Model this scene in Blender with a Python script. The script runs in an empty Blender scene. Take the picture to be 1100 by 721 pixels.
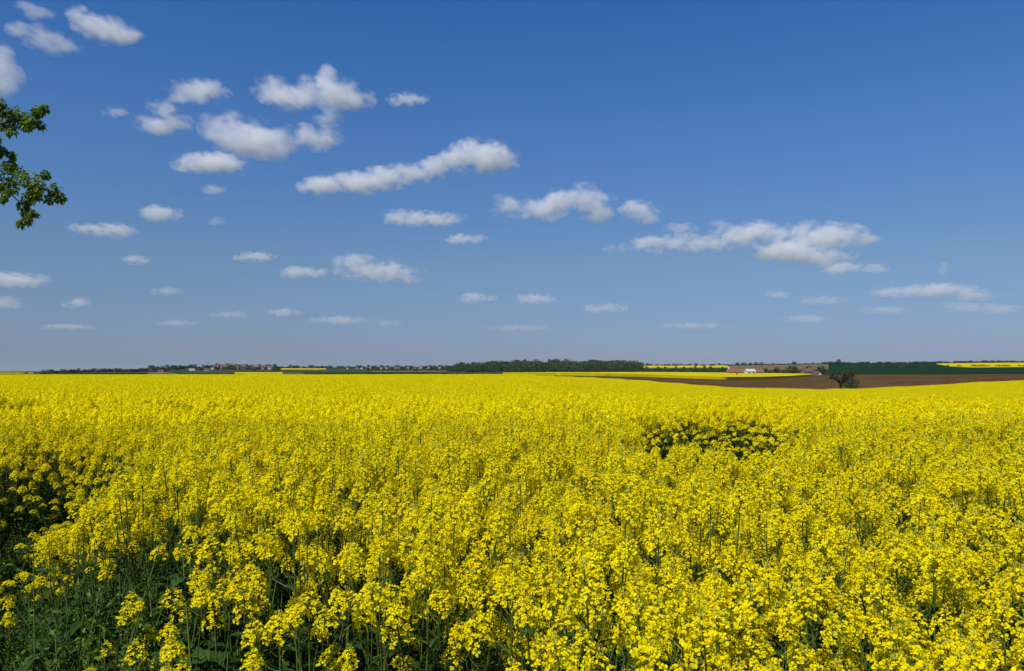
import bpy, math, random
import numpy as np

# ------------------------------------------------------------------ camera, world, sun, exposure
sc = bpy.context.scene
COL = sc.collection
F, CX, HY, EYE = 857.0, 550.0, 399.0, 1.8          # lens in photo pixels, centre column, horizon row, eye height
cam = bpy.data.objects.new('camera', bpy.data.cameras.new('camera'))
COL.objects.link(cam)
sc.camera = cam
cam.location = (0, 0, EYE)
cam.rotation_euler = (math.pi / 2, 0, 0)
cam.data.sensor_width = 36.0
cam.data.lens = F / 1100 * 36
cam.data.shift_y = 38.5 / 1100
cam.data.clip_start = 0.05
cam.data.clip_end = 150000

SUN_EL, SUN_AZ = math.radians(52), math.radians(218)     # azimuth: clockwise from the view direction (+Y)
world = bpy.data.worlds.new('World')
sc.world = world
world.use_nodes = True
wt = world.node_tree
sky = wt.nodes.new('ShaderNodeTexSky')
sky.sky_type = 'NISHITA'
sky.sun_disc = False
sky.sun_elevation = SUN_EL
sky.sun_rotation = SUN_AZ
sky.air_density = 1.0
sky.dust_density = 0.3
sky.ozone_density = 3.0
bg = wt.nodes['Background']
bg.inputs[1].default_value = 0.085
tcw = wt.nodes.new('ShaderNodeTexCoord')
sepw = wt.nodes.new('ShaderNodeSeparateXYZ')
wt.links.new(tcw.outputs['Generated'], sepw.inputs[0])
rampw = wt.nodes.new('ShaderNodeValToRGB')            # polarised, deeper blue towards the zenith, greyer at the horizon
SKY_TINT = [(0.0, (.39, .50, .91)), (0.03, (.44, .52, .84)), (0.133, (.58, .70, .88)), (0.21, (.53, .77, 1.07)), (0.285, (.49, .80, 1.18)), (0.42, (.30, .77, 1.28)), (0.75, (.6, .8, 1.1))]
for i, (p, c) in enumerate(SKY_TINT):
    e = rampw.color_ramp.elements[i] if i < 2 else rampw.color_ramp.elements.new(p)
    e.position = p
    e.color = (*[v / 1.3 for v in c], 1)
wt.links.new(sepw.outputs[2], rampw.inputs[0])
mulw = wt.nodes.new('ShaderNodeVectorMath')
mulw.operation = 'MULTIPLY'
scw = wt.nodes.new('ShaderNodeVectorMath')
scw.operation = 'SCALE'
scw.inputs['Scale'].default_value = 1.3
wt.links.new(sky.outputs[0], mulw.inputs[0])
wt.links.new(rampw.outputs[0], mulw.inputs[1])
wt.links.new(mulw.outputs[0], scw.inputs[0])
wt.links.new(scw.outputs[0], bg.inputs[0])

sun = bpy.data.objects.new('sun', bpy.data.lights.new('sun', 'SUN'))
COL.objects.link(sun)
sun.data.energy = 4.8
sun.data.angle = math.radians(0.53)
sun.data.color = (1.0, 0.95, 0.87)
sun.rotation_euler = (math.pi / 2 - SUN_EL, 0, math.pi - SUN_AZ)

sc.view_settings.view_transform = 'Standard'
sc.view_settings.look = 'None'
sc.view_settings.exposure = 0.0
sc.view_settings.gamma = 1.0
cy = sc.cycles
cy.max_bounces = 8
cy.diffuse_bounces = 5
cy.transmission_bounces = 5
cy.transparent_max_bounces = 8
cy.volume_bounces = 6
cy.volume_step_rate = 1.0
cy.volume_max_steps = 256
cy.use_denoising = True

rng = np.random.default_rng(7)
rnd = random.Random(7)


# ------------------------------------------------------------------ materials
def node(nt, t, **kw):
    n = nt.nodes.new(t)
    for k, v in kw.items():
        setattr(n, k, v)
    return n


def leafy(name, cols, rough=.5, trans=.3, tcol=None, noise=0.0, spec=.25, bump=0.0):
    """foliage / petal: colour varies from piece to piece, some light passes through"""
    m = bpy.data.materials.new(name)
    m.use_nodes = True
    nt = m.node_tree
    p = nt.nodes['Principled BSDF']
    p.inputs['Roughness'].default_value = rough
    p.inputs['Specular IOR Level'].default_value = spec
    geo = node(nt, 'ShaderNodeNewGeometry')
    r = node(nt, 'ShaderNodeValToRGB')
    r.color_ramp.interpolation = 'LINEAR'
    for i, c in enumerate(cols):
        e = r.color_ramp.elements[i] if i < 2 else r.color_ramp.elements.new(i / (len(cols) - 1))
        e.position = i / (len(cols) - 1)
        e.color = (*c, 1)
    src = geo.outputs['Random Per Island']
    if noise > 0:
        tc = node(nt, 'ShaderNodeTexCoord')
        nz = node(nt, 'ShaderNodeTexNoise')
        nz.inputs['Scale'].default_value = noise
        nt.links.new(tc.outputs['Object'], nz.inputs['Vector'])
        mx = node(nt, 'ShaderNodeMath', operation='MULTIPLY_ADD')
        nt.links.new(nz.outputs[0], mx.inputs[0])
        mx.inputs[1].default_value = 1.0
        mx2 = node(nt, 'ShaderNodeMath', operation='MULTIPLY_ADD')
        nt.links.new(src, mx2.inputs[0])
        mx2.inputs[1].default_value = .6
        mx2.inputs[2].default_value = -.3
        nt.links.new(mx2.outputs[0], mx.inputs[2])
        src = mx.outputs[0]
    nt.links.new(src, r.inputs[0])
    nt.links.new(r.outputs[0], p.inputs['Base Color'])
    out = nt.nodes['Material Output']
    if trans > 0:
        t = node(nt, 'ShaderNodeBsdfTranslucent')
        if tcol:
            mxc = node(nt, 'ShaderNodeVectorMath', operation='MULTIPLY')
            nt.links.new(r.outputs[0], mxc.inputs[0])
            mxc.inputs[1].default_value = tcol
            nt.links.new(mxc.outputs[0], t.inputs[0])
        else:
            nt.links.new(r.outputs[0], t.inputs[0])
        mix = node(nt, 'ShaderNodeMixShader')
        mix.inputs[0].default_value = trans
        nt.links.new(p.outputs[0], mix.inputs[1])
        nt.links.new(t.outputs[0], mix.inputs[2])
        nt.links.new(mix.outputs[0], out.inputs[0])
    return m


def ground_mat(name, cols, scale=.05, detail=6, rough=.95, stretch=(1, 1, 1), bump=0.0, bscale=1.0, stripes=None):
    """soil / crop sheet: noise between colours in world metres, optional drilling lines and bump"""
    m = bpy.data.materials.new(name)
    m.use_nodes = True
    nt = m.node_tree
    p = nt.nodes['Principled BSDF']
    p.inputs['Roughness'].default_value = rough
    p.inputs['Specular IOR Level'].default_value = .02
    geo = node(nt, 'ShaderNodeNewGeometry')
    mp = node(nt, 'ShaderNodeMapping')
    mp.inputs['Scale'].default_value = stretch
    nt.links.new(geo.outputs['Position'], mp.inputs[0])
    nz = node(nt, 'ShaderNodeTexNoise')
    nz.inputs['Scale'].default_value = scale
    nz.inputs['Detail'].default_value = detail
    nz.inputs['Roughness'].default_value = .65
    nt.links.new(mp.outputs[0], nz.inputs['Vector'])
    r = node(nt, 'ShaderNodeValToRGB')
    for i, c in enumerate(cols):
        e = r.color_ramp.elements[i] if i < 2 else r.color_ramp.elements.new(.5)
        e.position = .3 + .4 * i / (len(cols) - 1)
        e.color = (*c, 1)
    nt.links.new(nz.outputs[0], r.inputs[0])
    col = r.outputs[0]
    if stripes:
        ang, period, amt = stripes
        m2 = node(nt, 'ShaderNodeMapping')
        m2.inputs['Rotation'].default_value = (0, 0, ang)
        nt.links.new(geo.outputs['Position'], m2.inputs[0])
        wv = node(nt, 'ShaderNodeTexWave')
        wv.inputs['Scale'].default_value = 2 * math.pi / (20 * period)
        wv.inputs['Distortion'].default_value = 1.5
        nt.links.new(m2.outputs[0], wv.inputs['Vector'])
        mm = node(nt, 'ShaderNodeMix', data_type='RGBA', blend_type='MULTIPLY')
        mm.inputs[0].default_value = amt
        nt.links.new(col, mm.inputs[6])
        nt.links.new(wv.outputs[0], mm.inputs[7])
        col = mm.outputs[2]
    nt.links.new(col, p.inputs['Base Color'])
    if bump > 0:
        n2 = node(nt, 'ShaderNodeTexNoise')
        n2.inputs['Scale'].default_value = bscale
        n2.inputs['Detail'].default_value = 4
        nt.links.new(geo.outputs['Position'], n2.inputs['Vector'])
        b = node(nt, 'ShaderNodeBump')
        b.inputs['Strength'].default_value = bump
        b.inputs['Distance'].default_value = .3
        nt.links.new(n2.outputs[0], b.inputs['Height'])
        nt.links.new(b.outputs[0], p.inputs['Normal'])
    return m


def paint(name, c, rough=.7, noise=8.0, amt=.18):
    """wall / roof / timber: base colour with a little weathering"""
    lo = tuple(v * (1 - amt) for v in c)
    hi = tuple(min(1, v * (1 + amt)) for v in c)
    return ground_mat(name, [lo, c, hi], scale=noise, detail=4, rough=rough)


M = {}
M['petal'] = leafy('rape_petal', [(.80, .63, .003), (.85, .72, .004), (.88, .77, .007), (.9, .83, .015)], rough=.7, trans=.36, spec=0.0)
M['bud'] = leafy('rape_bud', [(.3, .32, .02), (.48, .46, .03), (.6, .54, .03)], rough=.5, trans=.15)
M['stem'] = leafy('rape_stem', [(.05, .085, .014), (.075, .115, .02), (.1, .14, .03)], rough=.5, trans=.0)
M['pedicel'] = leafy('rape_pedicel', [(.16, .2, .02), (.24, .27, .025), (.34, .34, .03)], rough=.6, trans=.15, spec=.05)
M['leaf'] = leafy('rape_leaf', [(.012, .036, .008), (.022, .058, .010), (.04, .088, .016), (.07, .13, .026)], rough=.65, trans=.25, tcol=(1.2, 1.5, .6), noise=9, spec=.12)
M['weed'] = leafy('weed_leaf', [(.03, .08, .006), (.06, .13, .010), (.10, .18, .016), (.16, .25, .03)], rough=.5, trans=.3, tcol=(1.2, 1.4, .5))
M['dry'] = leafy('dry_stalk', [(.16, .13, .07), (.22, .18, .09)], trans=0)
M['bark'] = paint('bark', (.11, .085, .06), .95, 14, .45)
M['dark_bark'] = paint('dark_bark', (.04, .03, .02), .95, 14, .45)
M['oakleaf'] = leafy('oak_leaf', [(.05, .095, .01), (.1, .17, .015), (.15, .23, .02), (.22, .3, .03)], rough=.55, trans=.42, tcol=(1.3, 1.4, .5), spec=.3)
M['farleaf'] = leafy('far_leaf', [(.025, .05, .02), (.04, .075, .025), (.055, .095, .03)], trans=.15)
M['farleaf_light'] = leafy('far_leaf_light', [(.05, .09, .03), (.08, .13, .035), (.11, .16, .04)], trans=.15)
M['bareleaf'] = leafy('bare_twig_leaf', [(.05, .045, .02), (.07, .07, .025), (.08, .09, .03)], trans=.15)
M['soil'] = ground_mat('soil', [(.03, .025, .015), (.05, .05, .02), (.07, .06, .03)], 6, bump=.8, bscale=20)
M['meadow'] = ground_mat('meadow', [(.025, .04, .014), (.038, .055, .02), (.06, .068, .03)], .01, stretch=(1, .4, 1))
M['ploughed'] = ground_mat('ploughed_soil', [(.06, .034, .012), (.095, .056, .021), (.13, .082, .034)], .02, bump=.6, bscale=2, stripes=(.5, 6, .12))
M['tan'] = ground_mat('tan_soil', [(.13, .085, .045), (.16, .11, .06), (.19, .14, .08)], .02, stripes=(1.2, 14, .1))
M['wheat'] = ground_mat('young_wheat', [(.004, .026, .008), (.005, .031, .010), (.007, .036, .011)], .012, stripes=(.3, 22, .12))
M['wheat_light'] = ground_mat('light_wheat', [(.02, .05, .014), (.03, .06, .018), (.04, .065, .022)], .02, stripes=(.9, 20, .12))
M['rape_far'] = ground_mat('rape_far', [(.46, .37, .002), (.53, .44, .003), (.58, .49, .004)], .25, bump=.5, bscale=5, stripes=(.25, 24, .05))
M['cream'] = paint('cream_render', (.42, .37, .31))
M['white'] = paint('white_render', (.48, .48, .46))
M['redroof'] = paint('clay_tile', (.2, .095, .07))
M['brownroof'] = paint('brown_tile', (.13, .085, .065))
M['brick'] = paint('pink_brick', (.28, .17, .14))
M['glass'] = paint('window_glass', (.04, .05, .06), .15)
M['steel'] = paint('grey_steel', (.35, .4, .42), .5)


# ------------------------------------------------------------------ mesh helpers
class MB:
    """collects verts and faces (tris and quads) with material slots; build() links ONE mesh object"""

    def __init__(self):
        self.v, self.q, self.t, self.qm, self.tm, self.n = [], [], [], [], [], 0

    def add(self, v, quads=None, tris=None, m=0):
        v = np.asarray(v, float).reshape(-1, 3)
        if quads is not None and len(quads):
            q = np.asarray(quads, int).reshape(-1, 4)
            self.q.append(q + self.n)
            self.qm.append(np.full(len(q), m) if np.isscalar(m) else np.asarray(m))
        if tris is not None and len(tris):
            t = np.asarray(tris, int).reshape(-1, 3)
            self.t.append(t + self.n)
            self.tm.append(np.full(len(t), m))
        self.v.append(v)
        self.n += len(v)

    def arrays(self):
        v = np.concatenate(self.v) if self.v else np.zeros((0, 3))
        q = np.concatenate(self.q) if self.q else np.zeros((0, 4), int)
        qm = np.concatenate(self.qm) if self.qm else np.zeros(0, int)
        t = np.concatenate(self.t) if self.t else np.zeros((0, 3), int)
        tm = np.concatenate(self.tm) if self.tm else np.zeros(0, int)
        return v, q, qm, t, tm

    def merge(self, other, R=None, loc=(0, 0, 0), s=1.0, mmap=None):
        v, q, qm, t, tm = other if isinstance(other, tuple) else other.arrays()
        vv = v * s
        if R is not None:
            vv = vv @ np.asarray(R).T
        vv = vv + np.asarray(loc)
        f = (lambda a: a) if mmap is None else (lambda a: np.asarray(mmap)[a])
        if len(q):
            self.q.append(q + self.n)
            self.qm.append(f(qm))
        if len(t):
            self.t.append(t + self.n)
            self.tm.append(f(tm))
        self.v.append(vv)
        self.n += len(v)

    def mesh(self, name, mats, smooth=False):
        v, q, qm, t, tm = self.arrays()
        me = bpy.data.meshes.new(name)
        nq, ntr = len(q), len(t)
        me.vertices.add(len(v))
        me.vertices.foreach_set('co', v.astype(np.float32).ravel())
        me.loops.add(nq * 4 + ntr * 3)
        me.loops.foreach_set('vertex_index', np.concatenate([q.ravel(), t.ravel()]).astype(np.int32))
        me.polygons.add(nq + ntr)
        st = np.concatenate([np.arange(nq) * 4, nq * 4 + np.arange(ntr) * 3]).astype(np.int32)
        me.polygons.foreach_set('loop_start', st)
        for mm in mats:
            me.materials.append(mm)
        me.polygons.foreach_set('material_index', np.concatenate([qm, tm]).astype(np.int32))
        me.polygons.foreach_set('use_smooth', np.full(nq + ntr, smooth))
        me.update(calc_edges=True)
        me.validate()
        return me

    def build(self, name, mats, parent=None, smooth=False, link=True):
        o = bpy.data.objects.new(name, self.mesh(name, mats, smooth))
        if link:
            COL.objects.link(o)
        if parent:
            o.parent = parent
        return o


def tag(o, label=None, cat=None, group=None, kind=None):
    if label:
        o['label'] = label
    if cat:
        o['category'] = cat
    if group:
        o['group'] = group
    if kind:
        o['kind'] = kind
    return o


def thing(name, label, cat, loc=(0, 0, 0), rz=0, group=None):
    o = bpy.data.objects.new(name, None)
    COL.objects.link(o)
    o.location = loc
    o.rotation_euler = (0, 0, rz)
    o.empty_display_size = .1
    return tag(o, label, cat, group)


def dup(root, loc, rz, s=1.0, label=None, group=None, tilt=(0, 0)):
    r = root.copy()
    COL.objects.link(r)
    r.location = loc
    r.rotation_euler = (tilt[0], tilt[1], rz)
    r.scale = (s, s, s)
    if label:
        r['label'] = label
    if group:
        r['group'] = group
    for ch in list(root.children):
        c = ch.copy()
        COL.objects.link(c)
        c.parent = r
        for g in list(ch.children):
            d = g.copy()
            COL.objects.link(d)
            d.parent = c
    return r


def frame(d):
    """rotation matrix whose z axis is d"""
    d = np.asarray(d, float)
    d = d / np.linalg.norm(d)
    a = np.array([1, 0, 0]) if abs(d[0]) < .8 else np.array([0, 1, 0])
    x = np.cross(a, d)
    x /= np.linalg.norm(x)
    return np.column_stack([x, np.cross(d, x), d])


def rotz(a):
    c, s = math.cos(a), math.sin(a)
    return np.array([[c, -s, 0], [s, c, 0], [0, 0, 1]])


def rotx(a):
    c, s = math.cos(a), math.sin(a)
    return np.array([[1, 0, 0], [0, c, -s], [0, s, c]])


def tube(mb, pts, rad, n=5, m=0):
    pts = np.asarray(pts, float)
    k = len(pts)
    rad = np.broadcast_to(np.asarray(rad, float), (k,))
    vs = []
    for i in range(k):
        d = pts[min(i + 1, k - 1)] - pts[max(i - 1, 0)]
        Rm = frame(d)
        a = np.arange(n) * 2 * math.pi / n
        vs.append(pts[i] + rad[i] * (np.cos(a)[:, None] * Rm[:, 0] + np.sin(a)[:, None] * Rm[:, 1]))
    q = []
    for i in range(k - 1):
        for j in range(n):
            q.append((i * n + j, i * n + (j + 1) % n, (i + 1) * n + (j + 1) % n, (i + 1) * n + j))
    mb.add(np.concatenate(vs), quads=q, m=m)


def box(mb, c, s, m=0, R=None):
    x, y, z = [v / 2 for v in s]
    v = np.array([(-x, -y, -z), (x, -y, -z), (x, y, -z), (-x, y, -z), (-x, -y, z), (x, -y, z), (x, y, z), (-x, y, z)])
    if R is not None:
        v = v @ R.T
    mb.add(v + np.asarray(c), quads=[(0, 3, 2, 1), (4, 5, 6, 7), (0, 1, 5, 4), (1, 2, 6, 5), (2, 3, 7, 6), (3, 0, 4, 7)], m=m)


# ------------------------------------------------------------------ terrain
XR = {}
XN = [-300, 0, 300, 450, 600, 700, 780, 905, 1000, 1100, 1400]
ROWS = [
    (0, 'z', XN, [0] * 11),
    (8, 'z', XN, [0] * 11),
    (15, 'z', XN, [0, 0, 0, 0, -.02, -.03, -.04, -.04, -.04, -.05, -.05]),
    (24, 'z', XN, [0, 0, 0, -.05, -.12, -.25, -.36, -.42, -.44, -.46, -.46]),
    (50, 'z', XN, [0, 0, 0, -.1, -.3, -.9, -1.6, -1.9, -1.9, -1.9, -1.9]),
    (90, 'z', XN, [-.05, -.05, -.05, -.2, -.4, -1.15, -1.9, -2.4, -2.2, -1.5, -1.2]),
    (130, 'z', XN, [-.1, -.1, -.1, -.25, -.6, -1.2, -1.95, -2.5, -1.75, -.7, -.3]),
    (180, 'z', XN, [-.2, -.2, -.2, -.28, -.6, -.95, -1.6, -2.1, -1.3, -.2, .3]),
    (220, 'z', XN, [-.3, -.3, -.3, -.1, .3, -.35, -1.0, -1.5, -.8, .26, .8]),
    (350, 'y', XN, [406, 406, 405, 403.5, 401.8, 403, 406, 406.5, 404.5, 403, 402]),
    (600, 'y', XN, [404, 404, 403.5, 403, 401.4, 401.2, 402.3, 402.2, 402.2, 401.7, 401]),
    (1200, 'y', XN, [401.5, 401, 401, 401, 400, 399.5, 399, 398.5, 398, 396.5, 395.5]),
    (2800, 'y', [-300, 0, 50, 100, 150, 200, 240, 280, 330, 400, 470, 520, 600, 680, 720, 780, 830, 880, 940, 1000, 1050, 1100, 1400],
     [400, 399.2, 399, 398.2, 396.5, 394.8, 393.8, 394.5, 395.3, 395, 394.3, 393, 392, 392.4, 393, 392, 391.5, 390.8, 391, 390.5, 389.6, 389.3, 389]),
    (4500, 'y', [-300, 0, 100, 1400], [399.7, 399.5, 399.3, 397]),
    (9000, 'y', [-300, 1400], [399.6, 399.4]),
    (60000, 'y', [-300, 1400], [399.4, 399.2]),
]


def pchip(x, y, xi):
    """monotone cubic along axis 0; y is (n, k)"""
    h = np.diff(x)[:, None]
    d = np.diff(y, axis=0) / h
    m = np.zeros_like(y)
    a, b = d[:-1], d[1:]
    w1, w2 = 2 * h[1:] + h[:-1], h[1:] + 2 * h[:-1]
    with np.errstate(divide='ignore', invalid='ignore'):
        mm = (w1 + w2) / (w1 / a + w2 / b)
    m[1:-1] = np.where(a * b > 0, mm, 0)
    m[0], m[-1] = d[0], d[-1]
    i = np.clip(np.searchsorted(x, xi) - 1, 0, len(x) - 2)
    t = ((xi - x[i]) / (x[i + 1] - x[i]))[:, None]
    hh = h[i]
    return ((1 + 2 * t) * (1 - t) ** 2 * y[i] + t * (1 - t) ** 2 * hh * m[i] + t * t * (3 - 2 * t) * y[i + 1] + t * t * (t - 1) * hh * m[i + 1])


GX = np.linspace(-300, 1400, 341)
SMAX = math.log(60000 + 10)
GS = np.linspace(math.log(10), SMAX, 700)
_xs = np.array([math.log(r[0] + 10) for r in ROWS])
_tab = []
for Y, kind, xs, vals in ROWS:
    v = np.interp(GX, xs, vals)
    v = np.convolve(np.pad(v, 8, mode='edge'), np.ones(17) / 17, 'valid')     # soften the corners between columns
    _tab.append(v if kind == 'z' else EYE + Y * (HY - v) / F)
GZ = pchip(_xs, np.array(_tab), GS)


def ground(X, Y):
    X, Y = np.asarray(X, float), np.asarray(Y, float)
    r = np.hypot(X, Y)
    th = np.arctan2(X, np.where(r < 1e-6, 1, Y))
    tc = np.clip(th, -.75, .75)
    d = np.where(np.abs(th) < .75, Y, r * math.cos(.75))
    d = np.maximum(d, 0)
    xp = CX + F * np.tan(tc)
    fi = np.clip((xp - GX[0]) / (GX[1] - GX[0]), 0, len(GX) - 1.001)
    fj = np.clip((np.log(d + 10) - GS[0]) / (GS[1] - GS[0]), 0, len(GS) - 1.001)
    i, j = fi.astype(int), fj.astype(int)
    a, b = fi - i, fj - j
    z = (GZ[j, i] * (1 - a) + GZ[j, i + 1] * a) * (1 - b) + (GZ[j + 1, i] * (1 - a) + GZ[j + 1, i + 1] * a) * b
    k = np.clip((np.abs(th) - .75) / .8, 0, 1)
    return z * (1 - k * k * (3 - 2 * k))


_YS = np.exp(np.linspace(math.log(230), math.log(2800), 900))


def depth_at(x, y, y0=230.0, y1=2800.0):
    """distance at which the ground in photo column x shows at photo row y"""
    ys = _YS[(_YS >= y0) & (_YS <= y1 + 1)]
    z = ground((x - CX) / F * ys, ys)
    row = HY - (z - EYE) / ys * F
    hit = np.nonzero(row <= y)[0]
    return float(ys[hit[0]]) if len(hit) else float(y1)


def at(x, y, **k):
    Y = depth_at(x, y, **k)
    X = (x - CX) / F * Y
    return np.array([X, Y, float(ground(X, Y))])


# one ground sheet, polar grid out past the horizon
rs = np.concatenate([[0], np.exp(np.linspace(math.log(1.0), math.log(90000), 240))])
ths = np.concatenate([np.linspace(-math.pi, -.8, 40)[:-1], np.linspace(-.8, .8, 360), np.linspace(.8, math.pi, 40)[1:]])
TH, RR = np.meshgrid(ths, rs[1:])
gx, gy = RR * np.sin(TH), RR * np.cos(TH)
gz = ground(gx, gy)
nth = len(ths)
vv = np.concatenate([[[0, 0, 0]], np.stack([gx, gy, gz], -1).reshape(-1, 3)])
mb = MB()
ii, jj = np.meshgrid(np.arange(len(rs) - 2), np.arange(nth - 1), indexing='ij')
a = 1 + ii * nth + jj
mb.add(vv, quads=np.stack([a, a + 1, a + nth + 1, a + nth], -1).reshape(-1, 4)[:, ::-1], tris=[(0, 2 + j, 1 + j) for j in range(nth - 1)][::1])
g = mb.build('ground', [M['meadow']], smooth=True)
tag(g, kind='structure')


def field_patch(name, bottom, top, mat, off, kind, skirt=0.0, ny=14, nx=60, label=None, cat=None):
    """a field between two boundary lines traced on the land; both are (photo column, distance) lists"""
    xs = np.linspace(bottom[0][0], bottom[-1][0], nx)
    yb = np.interp(xs, [p[0] for p in bottom], [p[1] for p in bottom])
    yt = np.interp(xs, [p[0] for p in top], [p[1] for p in top])
    yt = np.maximum(yt, yb + .5)
    t = np.linspace(0, 1, ny)[:, None]
    Y = yb * (yt / yb) ** t
    X = (xs - CX) / F * Y
    Z = ground(X, Y) + off
    mb = MB()
    v = np.stack([X, Y, Z], -1).reshape(-1, 3)
    i, j = np.meshgrid(np.arange(ny - 1), np.arange(nx - 1), indexing='ij')
    a = (i * nx + j).ravel()
    mb.add(v, quads=np.stack([a, a + 1, a + nx + 1, a + nx], -1))
    if skirt:
        ring = list(range(nx)) + [k * nx + nx - 1 for k in range(1, ny)] + [(ny - 1) * nx + k for k in range(nx - 2, -1, -1)] + [k * nx for k in range(ny - 2, 0, -1)]
        rv = v[ring]
        lo = rv - [0, 0, skirt]
        n = len(ring)
        q = [(k, (k + 1) % n, n + (k + 1) % n, n + k) for k in range(n)]
        mb.add(np.concatenate([rv, lo]), quads=[t_[::-1] for t_ in q])
    o = mb.build(name, [mat], smooth=True)
    return tag(o, label, cat, kind=kind)


def line(pts, **k):
    """photo (column, row) pairs -> (column, distance)"""
    xs = np.arange(pts[0][0], pts[-1][0] + .1, max(4, (pts[-1][0] - pts[0][0]) / 60))
    xs = np.unique(np.append(xs, pts[-1][0]))
    ys = np.interp(xs, [p[0] for p in pts], [p[1] for p in pts])
    return [(x, depth_at(x, y, **k)) for x, y in zip(xs, ys)]


# far edge of the flowering field (photo column -> distance)
EDGE_X = [-400, 0, 400, 560, 600, 700, 780, 905, 1000, 1100, 1500]
EDGE_Y = [215, 215, 212, 205, 190, 148, 131, 138, 136, 130, 126]


def edge_depth(x):
    return np.interp(x, EDGE_X, EDGE_Y)


# ground under the crop
xs = np.linspace(-330, 1430, 120)
tt = np.concatenate([np.linspace(0, 1, 60)])
yb = np.full_like(xs, 1.0)
Y = (yb * (edge_depth(xs) / yb) ** tt[:, None])
X = (xs - CX) / F * Y
mb = MB()
i, j = np.meshgrid(np.arange(59), np.arange(119), indexing='ij')
a = (i * 120 + j).ravel()
mb.add(np.stack([X, Y, ground(X, Y) + .004], -1).reshape(-1, 3), quads=np.stack([a, a + 1, a + 121, a + 120], -1))
tag(mb.build('field_soil', [M['soil']], smooth=True), kind='structure')

# ploughed brown field that curves round the flowering field
field_patch('ploughed_field', [(x, float(edge_depth(x)) + 1.5) for x in np.linspace(585, 1240, 60)],
            [(585, 196), (600, 225), (640, 260), (700, 262), (780, 262), (820, 300), (850, 360), (872, 480), (900, 560), (1000, 580), (1100, 590), (1240, 590)],
            M['ploughed'], .03, 'structure', nx=120, ny=24)
# second rapeseed field beyond it
field_patch('distant_rapeseed_crop', [(540, 330), (570, 300), (600, 262), (640, 262), (700, 264), (780, 264), (820, 303), (850, 365), (872, 470)],
            [(540, 700), (600, 720), (700, 760), (780, 700), (820, 640), (850, 590), (872, 520)],
            M['rape_far'], .9, 'stuff', skirt=.9, nx=100, ny=20,
            label='second yellow rapeseed field behind the curving brown strip', cat='crop')


def strip(name, bot, top, mat, off, kind='structure', **k):
    return field_patch(name, line(bot), line(top), mat, off, kind, **k)


# right side: dark green wheat slope, tan hill, bright far rapeseed
field_patch('wheat_field', [(885, 600), (940, 610), (1100, 620), (1300, 620)], [(885, 2300), (920, 2450), (1005, 2650), (1100, 2000), (1300, 2000)],
            M['wheat'], .25, 'structure', nx=70, ny=40)
strip('far_rapeseed_crop', [(1006, 391.6), (1020, 394.2), (1040, 395.0), (1100, 394.6), (1300, 394.5)],
      [(1006, 390.9), (1050, 390.5), (1100, 390.1), (1300, 390)], M['rape_far'], 1.2, 'stuff', skirt=1.2, label='narrow bright rapeseed field high on the right hillside', cat='crop')
strip('tan_field', [(782, 397.5), (830, 398), (890, 397)], [(782, 392.8), (830, 392.2), (890, 391.5)], M['tan'], .3)
strip('ridge_rapeseed_crop', [(655, 395.0), (700, 395.4), (782, 395.0)], [(655, 393.4), (700, 393.4), (782, 392.8)], M['rape_far'], 1.2, 'stuff', skirt=1.2,
      label='thin rapeseed field on the ridge right of the wood', cat='crop')
# left side
strip('dark_wheat_field', [(40, 403.5), (100, 403.4), (195, 403.4)], [(40, 401.6), (100, 401.3), (150, 400.8), (195, 400.6)], M['wheat'], .2)
strip('tan_field', [(157, 402.9), (192, 402.9)], [(157, 400.4), (180, 400.4), (192, 402.0)], M['tan'], .5)
strip('wheat_field', [(194, 402.6), (262, 402.6)], [(194, 400.6), (262, 400.8)], M['wheat_light'], .5)
strip('far_rapeseed_crop', [(-60, 402.9), (36, 402.4)], [(-60, 401.2), (36, 401.3)], M['rape_far'], 1.2, 'stuff', skirt=1.2, label='pale rapeseed strip at the far left of the horizon', cat='crop')
strip('far_rapeseed_crop', [(252, 402.4), (304, 402.4)], [(252, 400.8), (304, 400.8)], M['rape_far'], 1.2, 'stuff', skirt=1.2, label='rapeseed strip below the village houses', cat='crop')
strip('tan_field', [(300, 402.9), (335, 402.9)], [(300, 400.9), (335, 401.6)], M['tan'], .5)
strip('dark_wheat_field', [(326, 402.8), (440, 402.6), (480, 402.3)], [(326, 400.6), (440, 400.4), (480, 400.9)], M['wheat'], .5)
strip('ridge_rapeseed_crop', [(297, 397.6), (350, 397.4)], [(297, 396.3), (350, 396.4)], M['rape_far'], 1.2, 'stuff', skirt=1.2,
      label='short rapeseed field on the low ridge right of the village', cat='crop')
strip('pale_meadow', [(400, 399.8), (480, 399.6)], [(400, 398.4), (480, 398.2)], M['tan'], .4)


# ------------------------------------------------------------------ rapeseed: flowers, heads, plants
PET = np.array([(.0015, -.0009, 0), (.0015, .0009, 0), (.006, .0050, .0026), (.006, -.0050, .0026), (.0104, .0034, .0018), (.0104, -.0034, .0018)])
PQ = np.array([(0, 3, 2, 1), (3, 5, 4, 2)])


def flower4(seed):
    r = np.random.default_rng(seed)
    vs, qs = [], []
    for k in range(4):
        p = PET * [r.uniform(.85, 1.15), r.uniform(.8, 1.15), 1]
        p = p @ rotx(r.uniform(-.45, .45)).T
        tip = r.uniform(-.5, .35)                       # petals lift or droop on their own
        c, s_ = math.cos(tip), math.sin(tip)
        p = np.column_stack([p[:, 0] * c + p[:, 2] * s_, p[:, 1], -p[:, 0] * s_ + p[:, 2] * c])
        vs.append(p @ rotz(k * math.pi / 2 + r.uniform(-.22, .22)).T)
        qs.append(PQ + 6 * k)
    return np.concatenate(vs), np.concatenate(qs)


FLOWERS = [flower4(800 + k) for k in range(9)]
FQ = FLOWERS[0][1]
HEAD_MATS = [M['petal'], M['bud'], M['stem'], M['pedicel']]


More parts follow.
